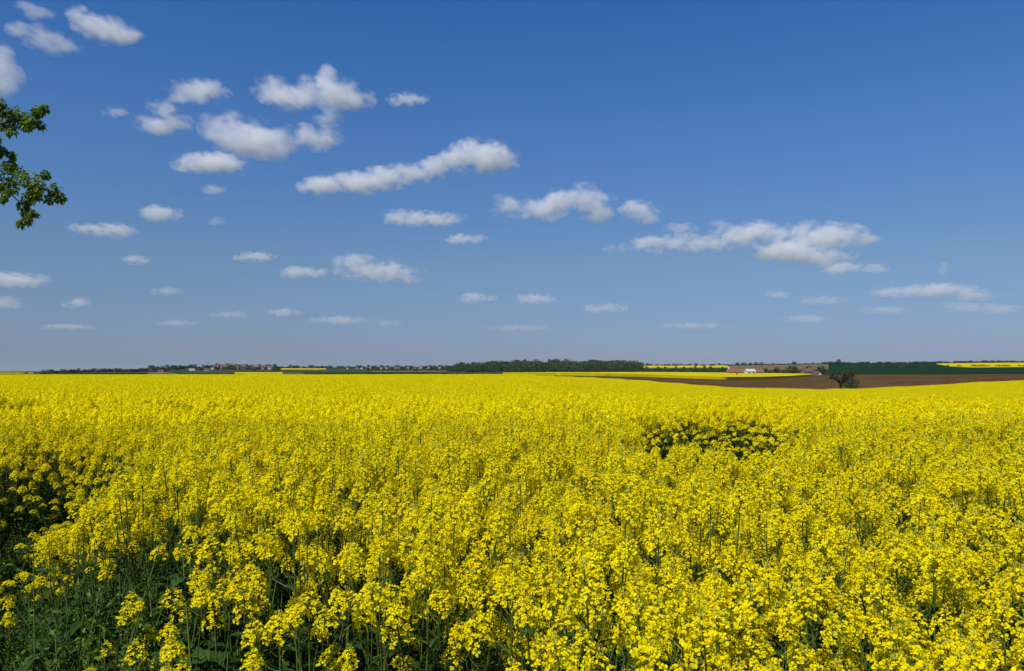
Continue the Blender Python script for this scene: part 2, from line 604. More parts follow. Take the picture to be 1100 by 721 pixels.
def make_head(seed, nfl=26):
    """one raceme: dome of open four-petalled flowers round a knot of buds, young pods under it"""
    r = np.random.default_rng(seed)
    mb = MB()
    H = r.uniform(.05, .078)
    W = r.uniform(.031, .042)
    for k in range(nfl):
        t = (k + r.uniform(0, .8)) / nfl
        a = k * 2.39996 + r.uniform(-.4, .4)
        rad = W * (1 - .72 * t ** 1.8) * r.uniform(.8, 1.1)
        p = np.array([rad * math.cos(a), rad * math.sin(a), H * t ** .85 + r.uniform(-.004, .004)])
        n = np.array([math.cos(a) * (1.1 - t), math.sin(a) * (1.1 - t), .45 + .8 * t]) + r.normal(0, .25, 3)
        R = frame(n) @ rotz(r.uniform(0, 6.28))
        s = r.uniform(.8, 1.12) * (1 - .25 * t)
        fold = r.uniform(.6, 1.8)
        mb.add((FLOWERS[int(r.integers(9))][0] * [1, 1, fold] * s) @ R.T + p, quads=FQ, m=0)
        if k % 2 == 0:
            tube(mb, [(0, 0, p[2] - .016), p], [.0008, .0007], 3, 3)
    for k in range(9):
        a = k * 2.4
        q = np.array([.007 * math.cos(a), .007 * math.sin(a), H + .004 + .006 * (k % 3)])
        mb.add(np.array([(.003, 0, 0), (-.0015, .0026, 0), (-.0015, -.0026, 0), (0, 0, .006), (0, 0, -.005)]) + q,
               tris=[(0, 1, 3), (1, 2, 3), (2, 0, 3), (1, 0, 4), (2, 1, 4), (0, 2, 4)], m=1)
    tube(mb, [(0, 0, -.10), (0, 0, H)], [.0022, .0014], 4, 2)
    for k in range(7):
        a = k * 2.4 + 1
        z = -.015 - .011 * k
        d = np.array([math.cos(a), math.sin(a), .55])
        L = r.uniform(.025, .045)
        tube(mb, [(0, 0, z), d * L * .45 + [0, 0, z], d * L + [0, 0, z + .01]], [.0006, .0011, .0005], 3, 3)
    return mb


def low_head(mb, p, r, n, size, s=1.0, pm=0):
    """a raceme seen from further off: a dome of n folded petal pieces"""
    H, W = .055 * s, .034 * s
    k = np.arange(n)
    t = (k + r.uniform(0, .8, n)) / n
    a = k * 2.39996 + r.uniform(0, 6.28)
    rad = W * (1 - .75 * t ** 1.8)
    c = np.stack([rad * np.cos(a), rad * np.sin(a), H * t], -1) + p
    nn = np.stack([np.cos(a) * (1.1 - t), np.sin(a) * (1.1 - t), .45 + .8 * t], -1) + r.normal(0, .3, (n, 3))
    nn /= np.linalg.norm(nn, axis=1)[:, None]
    u = np.cross(nn, r.normal(0, 1, (n, 3)))
    u /= np.linalg.norm(u, axis=1)[:, None]
    w = np.cross(nn, u)
    h = size / 2
    f = r.uniform(.75, 1.25, (n, 1)) * h
    v = np.stack([c - u * f - w * f * .5, c - w * f - nn * f * .35 + u * f * .3, c + u * f + w * f * .4, c + w * f + nn * f * .25], 1).reshape(-1, 3)
    mb.add(v, quads=np.arange(4 * n).reshape(n, 4), m=pm)


def leaf(mb, base, d, L, W, droop=.5, m=0, lobes=0.0, roll=0.0, ns=6):
    """one leaf blade with a folded midrib, curving down along its length"""
    d = np.asarray(d, float)
    d = d / np.linalg.norm(d)
    side = np.cross(d, [0, 0, 1])
    if np.linalg.norm(side) < .05:
        side = np.array([1.0, 0, 0])
    side /= np.linalg.norm(side)
    up = np.cross(side, d)
    side = side * math.cos(roll) + up * math.sin(roll)
    up = np.cross(side, d)
    t = np.linspace(0, 1, ns)
    wid = W * np.interp(t, [0, .12, .45, .75, 1], [.12, .35, 1, .75, .03]) * (1 + lobes * np.where(np.arange(ns) % 2, .35, -.35))
    c = np.asarray(base) + np.outer(t * L, d) - np.outer(droop * L * t * t * .6, [0, 0, 1])
    v = np.stack([c + np.outer(-wid / 2, side) + np.outer(wid * .22, up), c, c + np.outer(wid / 2, side) + np.outer(wid * .22, up)], 1).reshape(-1, 3)
    q = []
    for i in range(ns - 1):
        q += [(3 * i, 3 * i + 1, 3 * i + 4, 3 * i + 3), (3 * i + 1, 3 * i + 2, 3 * i + 5, 3 * i + 4)]
    mb.add(v, quads=q, m=m)


NHEAD = 12
HEADS = [make_head(100 + k, 32 + (k % 4) * 5).arrays() for k in range(NHEAD)]


def plan_plant(seed, h=1.2, nb=5, lean=.05, leaves=1.7):
    """stem, foliage and the places of the flower heads of one plant about h tall"""
    r = np.random.default_rng(seed)
    st, fo, hd = MB(), MB(), []
    lx, ly = r.normal(0, lean, 2)
    t = np.linspace(0, 1, 6)[:, None]
    top = np.array([lx, ly, h - .07])
    main = t * top + np.sin(t * math.pi) * np.array([r.normal(0, .02), r.normal(0, .02), 0])
    tube(st, main, np.linspace(.0055, .0022, 6), 5, 0)
    hd.append((int(r.integers(NHEAD)), main[-1] + [0, 0, .01], main[-1] - main[-2], r.uniform(.95, 1.25)))
    a0 = r.uniform(0, 6.28)
    for k in range(nb - 1):
        f = r.uniform(.5, .86)
        p0 = main[0] + (main[-1] - main[0]) * f
        p0 = np.array([np.interp(f, t[:, 0], main[:, i]) for i in range(3)])
        a = a0 + k * 2.4 + r.uniform(-.3, .3)
        out = r.uniform(.06, .17)
        zt = h * (r.uniform(.86, 1.0) if k % 4 else r.uniform(.74, .86)) - .07
        p2 = np.array([p0[0] + out * math.cos(a), p0[1] + out * math.sin(a), max(zt, p0[2] + .1)])
        p1 = p0 * .5 + p2 * .5 + np.array([math.cos(a), math.sin(a), -.35]) * out * .28
        tube(st, [p0, p1, p2], [.0027, .0022, .0017], 4, 0)
        hd.append((int(r.integers(NHEAD)), p2 + [0, 0, .005], p2 - p1 + [0, 0, .12], r.uniform(.75, 1.15)))
        leaf(fo, p0, (math.cos(a), math.sin(a), .7), r.uniform(.06, .12), r.uniform(.015, .03), .6, 0, roll=r.uniform(-.4, .4), ns=5)
    for k in range(int(6 * leaves)):
        f = .1 + .58 * (k + r.uniform(0, 1)) / (6 * leaves)
        p0 = np.array([np.interp(f, t[:, 0], main[:, i]) for i in range(3)])
        a = k * 2.4 + r.uniform(-.4, .4)
        L = np.interp(f, [.1, .62], [.22, .10]) * r.uniform(.8, 1.25)
        leaf(fo, p0, (math.cos(a), math.sin(a), r.uniform(.1, .7)), L, L * r.uniform(.28, .42), r.uniform(.4, 1.0), 0, lobes=.5, roll=r.uniform(-.5, .5))
    return st, fo, hd


def whole_plant(plan, detailed=True, seed=0):
    st, fo, hd = plan
    mb = MB()
    mb.merge(st, mmap=[2])
    mb.merge(fo, mmap=[3])
    r = np.random.default_rng(seed)
    for idx, p, d, s in hd:
        if detailed:
            mb.merge(HEADS[idx], frame(d), p, s, mmap=[0, 1, 2, 4])
        else:
            low_head(mb, np.asarray(p), r, 26, .023, s * 1.2)
    return mb


PLANT_MATS = [M['petal'], M['bud'], M['stem'], M['leaf'], M['pedicel']]
PLANS = [plan_plant(500 + k, 1.2 + (.03 if k % 3 == 0 else -.02), nb=(6, 7, 5, 7, 6, 6, 7, 5)[k % 8]) for k in range(10)]


# how tall and how thick the crop stands
def wob(x, y):
    return (np.sin(1.9 * x + .7 * y + .3) + np.sin(-1.1 * x + 2.3 * y + 1.7) + np.sin(.45 * x - .8 * y) + np.sin(3.7 * x + 3.1 * y + 2.0) * .7) / 3.7


HOLES = [  # x, y, rx, ry, rotation, how low, how sparse
    (2.66, 9.6, .98, 4.2, -.28, .35, .93),
    (1.58, 8.7, .42, 3.1, -.18, .35, .93),
    (-3.45, 5.9, .85, 2.3, .55, .42, .8),
    (-.55, 3.1, .2, .35, .5, .6, .6),
    (-.9, 4.4, .25, .3, .5, .75, .4),
]


def edge_dist(x, y):
    s = (x + .24) * .751 + (y - 1.75) * .661
    q = np.where(x < -1.7, y - 3.75 + .42 * (x + 1.9), -9)
    return np.maximum(s, q)


def crop_height(x, y):
    h = 1.0 + .055 * wob(x, y) + .02 * wob(.31 * x + 3, .27 * y)
    dens = np.ones_like(x)
    for cx, cyy, rx, ry, a, low, sp in HOLES:
        u = (x - cx) * math.cos(a) + (y - cyy) * math.sin(a)
        v = -(x - cx) * math.sin(a) + (y - cyy) * math.cos(a)
        k = np.clip(2.4 - 2.4 * np.hypot(u / rx, v / ry), 0, 1)
        h *= 1 - k * (1 - low)
        dens *= 1 - k * sp
    s = edge_dist(x, y)
    h *= np.interp(s, [-1.2, -.1, .35], [.55, .72, 1.0])
    dens *= np.interp(s, [-1.2, -.6, -.25, .08, .5], [0.0, .03, .1, .36, 1.0])
    dens *= np.where((y < 2.25) & (x < -.42), .3, 1.0)
    return h, dens


# jittered planting inside a wedge a little wider than the view
SP = .185
py = np.arange(1.42, 18.0, SP)
pts = []
for yv in py:
    half = .66 * yv * 1.2 + 1.6
    xv = np.arange(-half, half, SP)
    pts.append(np.stack([xv + rng.uniform(-.1, .1, len(xv)), np.full(len(xv), yv) + rng.uniform(-.1, .1, len(xv))], -1))
P = np.concatenate(pts)
P = P[P[:, 1] > 1.36]
hs, dens = crop_height(P[:, 0], P[:, 1])
keep = rng.uniform(0, 1, len(P)) < dens
P, hs = P[keep], hs[keep]
hs = hs * rng.normal(1.0, .06, len(P))
order = np.argsort(P[:, 1])
P, hs = P[order], hs[order]
zg = ground(P[:, 0], P[:, 1])
topz = zg + 1.2 * hs
col = CX + F * P[:, 0] / P[:, 1]
row_top = HY + F * (EYE - topz) / P[:, 1]
inview = (col > -25) & (col < 1125) & (row_top < 715)
near = np.nonzero(inview)[0][:292]
near_set = np.zeros(len(P), bool)
near_set[near] = True

PLANT_LABEL = 'flowering rapeseed plant in the dense yellow rows nearest the camera'
EDGE_LABEL = 'thinly flowering rapeseed plant at the leafy green edge, lower left'
protos = []
for k in range(10):
    st, fo, hd = PLANS[k]
    root = thing('rapeseed_plant', PLANT_LABEL, 'rapeseed plant', (0, 0, 0), 0, 'rapeseed plants in the nearest rows')
    root.rotation_mode = 'XYZ'
    st.build('stem', [M['stem']], root, smooth=True)
    fo.build('foliage', [M['leaf']], root)
    protos.append(root)
head_meshes = []
for k in range(NHEAD):
    m_ = MB()
    m_.merge(HEADS[k])
    head_meshes.append(m_.mesh('flower_head', HEAD_MATS))
for k in range(10):
    for idx, p, d, s in PLANS[k][2]:
        o = bpy.data.objects.new('flower_head', head_meshes[idx])
        COL.objects.link(o)
        o.parent = protos[k]
        o.location = p
        from mathutils import Matrix
        o.rotation_euler = Matrix(frame(d).tolist()).to_euler()
        o.scale = (s, s, s)
used = set()
for n, i in enumerate(near):
    k = int(rng.integers(10))
    loc = (P[i, 0], P[i, 1], float(zg[i]))
    rz = float(rng.uniform(0, 6.28))
    tl = rng.normal(0, .05, 2)
    edge = edge_dist(P[i, 0], P[i, 1]) < .12
    lab = EDGE_LABEL if edge else PLANT_LABEL
    grp = 'rapeseed plants at the leafy edge' if edge else 'rapeseed plants in the nearest rows'
    if k not in used:
        used.add(k)
        r_ = protos[k]
        r_.location, r_.rotation_euler = loc, (tl[0], tl[1], rz)
        r_['label'], r_['group'] = lab, grp
    else:
        r_ = dup(protos[k], loc, rz, 1.0, lab, grp, tilt=(float(tl[0]), float(tl[1])))
    r_.scale = (1, 1, float(hs[i])) if hs[i] > .8 else (float(hs[i]) ** .4, float(hs[i]) ** .4, float(hs[i]))
for k in range(10):
    if k not in used:
        for ch in list(protos[k].children):
            bpy.data.objects.remove(ch)
        bpy.data.objects.remove(protos[k])


# ------------------------------------------------------------------ the rest of the crop: one object that scatters the same plants
def scatter(name, pos, rot, scl, idx, lod, pools, label=None, cat=None, kind='stuff'):
    """one mesh of points; geometry nodes put a plant from the pool of its level on every point"""
    me = bpy.data.meshes.new(name)
    me.vertices.add(len(pos))
    me.vertices.foreach_set('co', np.asarray(pos, np.float32).ravel())
    for nm, tp, dat in (('rot', 'FLOAT_VECTOR', rot), ('scl', 'FLOAT_VECTOR', scl)):
        at_ = me.attributes.new(nm, tp, 'POINT')
        at_.data.foreach_set('vector', np.asarray(dat, np.float32).ravel())
    for nm, dat in (('idx', idx), ('lod', lod)):
        at_ = me.attributes.new(nm, 'INT', 'POINT')
        at_.data.foreach_set('value', np.asarray(dat, np.int32))
    ob = bpy.data.objects.new(name, me)
    COL.objects.link(ob)
    ng = bpy.data.node_groups.new(name + '_scatter', 'GeometryNodeTree')
    ng.interface.new_socket('Geometry', in_out='INPUT', socket_type='NodeSocketGeometry')
    ng.interface.new_socket('Geometry', in_out='OUTPUT', socket_type='NodeSocketGeometry')
    gi, go = ng.nodes.new('NodeGroupInput'), ng.nodes.new('NodeGroupOutput')
    jn = ng.nodes.new('GeometryNodeJoinGeometry')

    def attr(nm, dt):
        n = ng.nodes.new('GeometryNodeInputNamedAttribute')
        n.data_type = dt
        n.inputs['Name'].default_value = nm
        return n.outputs['Attribute']
    for L, pool in enumerate(pools):
        g2i = ng.nodes.new('GeometryNodeGeometryToInstance')
        for src_ in pool:
            po = bpy.data.objects.new(name + '_source', src_ if isinstance(src_, bpy.types.Mesh) else src_[0].mesh(name + '_source', src_[1]))
            oi = ng.nodes.new('GeometryNodeObjectInfo')
            oi.inputs['Object'].default_value = po
            ng.links.new(oi.outputs['Geometry'], g2i.inputs[0])
        iop = ng.nodes.new('GeometryNodeInstanceOnPoints')
        cmpn = ng.nodes.new('FunctionNodeCompare')
        cmpn.data_type = 'INT'
        cmpn.operation = 'EQUAL'
        ng.links.new(attr('lod', 'INT'), cmpn.inputs[2])
        cmpn.inputs[3].default_value = L
        ng.links.new(gi.outputs[0], iop.inputs['Points'])
        ng.links.new(cmpn.outputs[0], iop.inputs['Selection'])
        ng.links.new(g2i.outputs[0], iop.inputs['Instance'])
        iop.inputs['Pick Instance'].default_value = True
        ng.links.new(attr('idx', 'INT'), iop.inputs['Instance Index'])
        e2r = ng.nodes.new('FunctionNodeEulerToRotation')
        ng.links.new(attr('rot', 'FLOAT_VECTOR'), e2r.inputs[0])
        ng.links.new(e2r.outputs[0], iop.inputs['Rotation'])
        ng.links.new(attr('scl', 'FLOAT_VECTOR'), iop.inputs['Scale'])
        ng.links.new(iop.outputs[0], jn.inputs[0])
    ng.links.new(jn.outputs[0], go.inputs[0])
    md = ob.modifiers.new('scatter', 'NODES')
    md.node_group = ng
    return tag(ob, label, cat, kind=kind)


def crop_patch(seed, size, heads, npet, psize, stems):
    """a square of standing crop for the middle distance: heads, thin stems, leaves below"""
    r = np.random.default_rng(seed)
    mb = MB()
    n = int(heads * size * size)
    g_ = int(math.ceil(math.sqrt(n)))
    cx_, cy_ = np.meshgrid((np.arange(g_) + .5) / g_ - .5, (np.arange(g_) + .5) / g_ - .5)
    cs = np.stack([cx_.ravel(), cy_.ravel()], -1) * size + r.uniform(-.6, .6, (g_ * g_, 2)) * size / g_
    cs = cs[r.permutation(len(cs))[:n]]
    for x, y in cs:
        z = r.normal(1.09, .055)
        low_head(mb, np.array([x, y, z]), r, npet, psize, r.uniform(.8, 1.25))
    k = int(n * stems)
    for x, y in cs[:k]:
        a = r.uniform(0, 6.28)
        u = np.array([math.cos(a), math.sin(a), 0]) * .0035
        b = np.array([x + r.normal(0, .05), y + r.normal(0, .05), .35])
        t_ = np.array([x, y, 1.1])
        mb.add([b - u, b + u, t_ + u, t_ - u], quads=[(0, 1, 2, 3)], m=2)
        d = r.normal(0, 1, 3) * [1, 1, .4]
        leaf(mb, b + (t_ - b) * r.uniform(.0, .8), d, r.uniform(.08, .2), r.uniform(.03, .07), .6, 3, ns=3)
    return mb


pos, rot, scl, idx, lod = [], [], [], [], []
for i in np.nonzero(~near_set)[0]:
    pos.append((P[i, 0], P[i, 1], zg[i]))
    tl = rng.normal(0, .05, 2)
    rot.append((tl[0], tl[1], rng.uniform(0, 6.28)))
    scl.append((1, 1, hs[i]))
    idx.append(rng.integers(10))
    lod.append(0 if P[i, 1] < 9.5 else 1)


def patches(y0, y1, size, L, nv):
    yy = y0 + size / 2
    while yy < y1:
        half = .66 * yy * 1.18 + 2
        nx = int(half / size)
        for k in range(-nx, nx + 1):
            x = k * size
            c = CX + F * x / yy
            if yy + size / 2 > edge_depth(np.clip(c, -400, 1500)):
                continue
            h = 1 + .03 * float(wob(.31 * x + 3, .27 * yy)) + rng.normal(0, .012)
            pos.append((x, yy, float(ground(x, yy))))
            sl = (float(ground(x + .5, yy)) - float(ground(x - .5, yy)), float(ground(x, yy + .5)) - float(ground(x, yy - .5)))
            q = rng.integers(4)
            rz = q * math.pi / 2
            # tilt with the slope, then turn by a quarter
            Rm = Matrix(frame((-sl[0], -sl[1], 1)).tolist())
            from mathutils import Euler
            b = Matrix.Rotation(math.atan(sl[1]), 3, 'X') @ Matrix.Rotation(-math.atan(sl[0]), 3, 'Y') @ Matrix.Rotation(rz, 3, 'Z')
            rot.append(tuple(b.to_euler()))
            scl.append((1, 1, h))
            idx.append(rng.integers(nv))
            lod.append(L)
        yy += size


patches(17.9, 44.9, 1.0, 2, 8)
patches(44.9, 216, 4.0, 3, 4)
pool0 = [(whole_plant(PLANS[k], True, k), PLANT_MATS) for k in range(10)]
pool1 = [(whole_plant(PLANS[k], False, k), PLANT_MATS) for k in range(10)]
pool2 = [(crop_patch(900 + k, 1.0, 105, 12, .027, .8), PLANT_MATS) for k in range(8)]
pool3 = [(crop_patch(950 + k, 4.0, 90, 5, .042, .25), PLANT_MATS) for k in range(4)]
scatter('rapeseed_crop', pos, rot, scl, idx, lod, [pool0, pool1, pool2, pool3],
        'yellow flowering rapeseed crop covering the field to the horizon', 'crop')

# a few stalks that stand up above the flowers
for x, y0, y1, dx, Y, lab in ((893, 668, 560, 22, 2.6, 'tall thin bare stalk leaning right, in the yellow heads at right'),
                              (997, 640, 585, 8, 3.0, 'short thin upright stalk near the right edge of the field'),
                              (130, 462, 427, 0, 9.0, 'thin upright stalk above the heads at far left'),
                              (680, 660, 585, 4, 2.9, 'thin upright stalk among heads at lower centre right'),
                              (545, 655, 560, 2, 2.8, 'dark upright stalk among heads at lower centre')):
    z1 = EYE + Y * (HY - y1) / F
    X0, X1 = (x - CX) / F * Y, (x + dx - CX) / F * Y
    Xg = X0 - (X1 - X0) * 1.2
    z0 = EYE + Y * (HY - y0) / F
    zgnd = float(ground(X0, Y))
    mb = MB()
    p_ = [(0, 0, 0), (X0 - Xg, 0, z0 - zgnd), ((X0 + X1) / 2 - Xg + .008, .0, (z0 + z1) / 2 - zgnd), (X1 - Xg, 0, z1 - zgnd)]
    tube(mb, p_, [.004, .003, .0022, .0014], 5, 0)
    for k in range(7):
        t_ = .45 + .07 * k
        b = np.array(p_[1]) * (1 - t_) + np.array(p_[3]) * t_
        a = k * 2.4
        tube(mb, [b, b + np.array([math.cos(a) * .025, math.sin(a) * .025, .03])], [.001, .0013], 3, 0)
    o = mb.build('rapeseed_stalk', [M['stem']], smooth=True)
    o.location = (Xg, Y, zgnd)
    tag(o, lab, 'stalk')


# ------------------------------------------------------------------ leafy plants at the field edge, lower left
def leafy_plant(seed, h, nl, big, m0=0):
    r = np.random.default_rng(seed)
    st, fo = MB(), MB()
    for b in range(r.integers(2, 5)):
        a = r.uniform(0, 6.28)
        tp = np.array([math.cos(a) * h * .3, math.sin(a) * h * .3, h * r.uniform(.7, 1)])
        pts_ = [np.zeros(3), tp * [.35, .35, .5], tp]
        tube(st, pts_, [.004, .003, .0013], 5, 0)
        for k in range(nl):
            f = .08 + .92 * (k + r.uniform(0, .9)) / nl
            p0 = np.array([np.interp(f, [0, .5, 1], [q[i] for q in pts_]) for i in range(3)])
            aa = k * 2.4 + r.uniform(-.6, .6) + a
            L = big * np.interp(f, [.1, .5, 1], [1.0, .8, .4]) * r.uniform(.6, 1.25)
            n0 = fo.n
            leaf(fo, p0, (math.cos(aa), math.sin(aa), r.uniform(-.1, 1.1)), L, L * r.uniform(.35, .6), r.uniform(.2, 1.2), m0, lobes=.6, roll=r.uniform(-.8, .8), ns=8)
            fo.v[-1] = fo.v[-1] + r.normal(0, L * .022, fo.v[-1].shape)      # crinkled blade
    return st, fo


LV = [leafy_plant(40, .7, 15, .12), leafy_plant(41, .58, 14, .15), leafy_plant(42, .8, 18, .095), leafy_plant(43, .5, 13, .14), leafy_plant(44, .75, 22, .06), leafy_plant(45, .65, 22, .05)]
lroots = []
LLAB = ['leafy rape plant without flowers in the green corner, lower left', 'narrow leaved bright green weed in the corner, lower left']
for k, (st, fo) in enumerate(LV):
    w_ = k >= 4
    root = thing('leafy_weed' if w_ else 'leafy_rape_plant', LLAB[int(w_)], 'weed' if w_ else 'leafy plant', (0, 0, 0), 0,
                 'narrow leaved weeds in the lower left corner' if w_ else 'leafy plants in the lower left corner')
    st.build('stem', [M['stem']], root, smooth=True)
    fo.build('foliage', [M['weed'] if w_ else M['leaf']], root)
    lroots.append(root)
def in_hole(x, y, n=(0, 1, 2)):
    d = np.full(np.shape(x), 9.0)
    for k in n:
        cx, cyy, rx, ry, a = HOLES[k][:5]
        u = (x - cx) * math.cos(a) + (y - cyy) * math.sin(a)
        v = -(x - cx) * math.sin(a) + (y - cyy) * math.cos(a)
        d = np.minimum(d, np.hypot(u / rx, v / ry))
    return d < .85


gx_, gy_ = np.meshgrid(np.arange(-5.6, .4, .18), np.arange(1.45, 7.4, .18))
Q = np.stack([gx_.ravel(), gy_.ravel()], -1) + rng.uniform(-.08, .08, (gx_.size, 2))
s_ = edge_dist(Q[:, 0], Q[:, 1])
cc = CX + F * Q[:, 0] / Q[:, 1]
Qin = Q[(((s_ < .3) & (s_ > -2.4)) | in_hole(Q[:, 0], Q[:, 1], (2,))) & (cc > -30) & (cc < 520)][:300]
first = [True] * 6
for n, (x, y) in enumerate(Qin):
    k = int(rng.choice([0, 1, 2, 3, 4, 4, 5, 5, 5]))
    loc = (float(x), float(y), float(ground(x, y)))
    sz = float(rng.uniform(.85, 1.35)) * float(np.interp(y, [1.5, 2.4, 3.6, 4.6], [.62, .95, 1.15, .7])) * float(rng.choice([.7, .9, 1.0, 1.15]))
    if first[k]:
        first[k] = False
        lroots[k].location, lroots[k].rotation_euler, lroots[k].scale = loc, (0, 0, float(rng.uniform(0, 6))), (sz,) * 3
    else:
        dup(lroots[k], loc, float(rng.uniform(0, 6.28)), sz, None, None, (float(rng.normal(0, .1)), float(rng.normal(0, .1))))
print('leafy', len(Qin), 'near', len(near), 'crop', len(pos))
# low growth under the plants: grass blades and small leaves
und = []
for k in range(3):
    r = np.random.default_rng(60 + k)
    mb = MB()
    for b in range(60):
        a = r.uniform(0, 6.28)
        x, y = r.uniform(-.25, .25, 2)
        L = r.uniform(.08, .3)
        if b % 3:
            leaf(mb, (x, y, 0), (math.cos(a), math.sin(a), 2.0), L, .009, .5, 0, ns=4)
        else:
            leaf(mb, (x, y, r.uniform(0, .12)), (math.cos(a), math.sin(a), .6), L * .5, L * .28, .5, 1, ns=4)
    und.append((mb, [M['weed'], M['leaf']]))
ux, uy = np.meshgrid(np.arange(-7, 5.6, .17), np.arange(.9, 13.5, .17))
U = np.stack([ux.ravel(), uy.ravel()], -1) + rng.uniform(-.1, .1, (ux.size, 2))
U = U[((edge_dist(U[:, 0], U[:, 1]) < .8) & (U[:, 1] < 6)) | in_hole(U[:, 0], U[:, 1], (2,))]
scatter('undergrowth', np.column_stack([U, ground(U[:, 0], U[:, 1])]), np.column_stack([np.zeros((len(U), 2)), rng.uniform(0, 6.28, len(U))]),
        np.repeat(rng.uniform(1.0, 1.9, (len(U), 1)), 3, 1), rng.integers(0, 3, len(U)), np.zeros(len(U)), [und],
        'grass and low green leaves under the plants at the lower left', 'undergrowth')


# ------------------------------------------------------------------ trees
def crown_mb(seed, clumps, per, leaf_s, mi=0, spread=.55):
    """foliage of small folded leaf faces gathered in clumps [(centre, radius)]"""
    r = np.random.default_rng(seed)
    mb = MB()
    for c, rad in clumps:
        n = max(4, int(per * r.uniform(.7, 1.3)))
        d = r.normal(0, 1, (n, 3))
        d /= np.linalg.norm(d, axis=1)[:, None]
        p = np.asarray(c) + d * (rad * r.uniform(.25, 1.0, (n, 1)) ** spread)
        nn = d + r.normal(0, .7, (n, 3)) + [0, 0, .4]
        nn /= np.linalg.norm(nn, axis=1)[:, None]
        u = np.cross(nn, r.normal(0, 1, (n, 3)))
        u /= np.linalg.norm(u, axis=1)[:, None]
        w = np.cross(nn, u)
        h = leaf_s * r.uniform(.6, 1.25, (n, 1)) / 2
        v = np.stack([p - u * h, p - w * h * .8 + nn * h * .3, p + u * h, p + w * h * .8 + nn * h * .3], 1).reshape(-1, 3)
        mb.add(v, quads=np.arange(4 * n).reshape(n, 4), m=mi)
    return mb


def tree_shape(seed, h, w, base, n, kind='round'):
    """trunk with limbs and the clump places of a crown; base is the height where the crown starts"""
    r = np.random.default_rng(seed)
    tr, cl = MB(), []
    lean = r.normal(0, .03, 2) * h
    tube(tr, [(0, 0, -.3), (lean[0] * .3, lean[1] * .3, h * .35), (lean[0], lean[1], h * .85)], [h * .028, h * .02, h * .006], 6, 0)
    for k in range(n):
        f = (k + .5) / n
        z = base + (h - base) * (f * .92 + r.uniform(-.04, .04))
        q = (z - base) / (h - base)
        prof = math.sqrt(max(.03, 1 - (2 * q - .9) ** 2 / 1.25)) if kind == 'round' else (1.05 - q) if kind == 'cone' else .55 + .4 * math.sin(q * 3)
        a = k * 2.4 + r.uniform(-.5, .5)
        rr = w / 2 * prof * r.uniform(.35, .95)
        c = np.array([rr * math.cos(a) + lean[0] * q, rr * math.sin(a) + lean[1] * q, z])
        cl.append((c, w * r.uniform(.13, .24)))
        if k % 2 == 0:
            tube(tr, [(lean[0] * .4, lean[1] * .4, max(h * .2, z - h * .22)), c * [.5, .5, 1] - [0, 0, h * .05], c], [h * .01, h * .006, h * .002], 4, 0)
    return tr, cl


TV = []          # far tree kinds, ten metres tall, one mesh each (trunk and crown as two materials)
for k, (w, base, kind, mat) in enumerate([(8, 1.2, 'round', 'farleaf'), (10, 1.0, 'round', 'farleaf'), (6, 1.4, 'column', 'farleaf'), (5, .8, 'cone', 'farleaf'),
                                          (9, 1.0, 'round', 'farleaf_light'), (13, .4, 'round', 'farleaf')]):
    tr, cl = tree_shape(200 + k, 10, w, base, 26, kind)
    mb = MB()
    mb.merge(tr, mmap=[1])
    mb.merge(crown_mb(300 + k, cl, 26, 1.0))
    TV.append(mb.mesh('tree', [M[mat], M['bark']]))


TREES = []


def far_tree(x, y, hpx, wpx, k, label, group=None, name='tree', **kw):
    TREES.append((hpx * wpx, x, y, hpx, wpx, k, label, group, name, kw))


def plant_tree(x, y, hpx, wpx, k, label, group=None, name='tree', **kw):
    """a tree seen hpx tall and wpx wide in the photo, standing on the land at column x, row y"""
    p = at(x, y, **kw)
    s = p[1] / F
    o = bpy.data.objects.new(name, TV[k])
    COL.objects.link(o)
    o.location = p - [0, 0, .1]
    o.rotation_euler = (0, 0, rnd.uniform(0, 6.28))
    wv = wpx * s / [8, 10, 6, 5, 9, 13][k]
    o.scale = (wv, wv, hpx * s / 10)
    return tag(o, label, 'tree', group)


def tree_row(xs, ys, hs, ws, label, group, kinds=(0, 1, 2, 4), **kw):
    for x, y in zip(xs, ys):
        far_tree(float(x), float(y), rnd.uniform(*hs), rnd.uniform(*ws), rnd.choice(kinds), label, group, **kw)


def spread(x0, x1, n, j=.8):
    st = (x1 - x0) / n
    return [x0 + st * (i + .5) + rnd.uniform(-j, j) * st / 2 for i in range(n)]


# left horizon
far_tree(47, 402.2, 4.6, 6, 1, 'dark round tree alone at the far left horizon')
far_tree(28, 402.4, 2.8, 5, 5, 'low dark bush on the far left horizon')
xs = spread(52, 160, 34)
tree_row(xs, [np.interp(x, [52, 100, 160], [401.2, 400.2, 399.2]) + rnd.uniform(-.8, .6) for x in xs], (2.5, 4.6), (4, 8),
         'small dark tree in the band left of the hill village', 'trees left of the village')
# village hill
xs = spread(160, 300, 60)
tree_row(xs, [np.interp(x, [160, 240, 300], [398.2, 396.6, 397]) + rnd.uniform(-1.6, 1.6) for x in xs], (2.6, 4.6), (4, 8),
         'small dark tree among the hill village houses', 'trees of the hill village')
xs = spread(160, 300, 26)
tree_row(xs, [np.interp(x, [160, 200, 240, 300], [396.3, 395, 394, 395]) for x in xs], (2.0, 4.0), (3, 6),
         'small tree on the skyline behind the hill village', 'skyline trees behind the village')
# low ridge from the village to the wood
xs = spread(300, 476, 62)
tree_row(xs, [395.6 + rnd.uniform(-.5, .3) for x in xs], (1.4, 3.6), (2.5, 6.5),
         'tiny tree on the low ridge between the village and the wood', 'trees on the low middle ridge')
xs = spread(395, 476, 22)
tree_row(xs, [398.2 + rnd.uniform(-.6, .6) for x in xs], (1.8, 3.2), (3, 6),
         'tiny tree in the hedge line left of the wood', 'hedge line trees left of the wood')
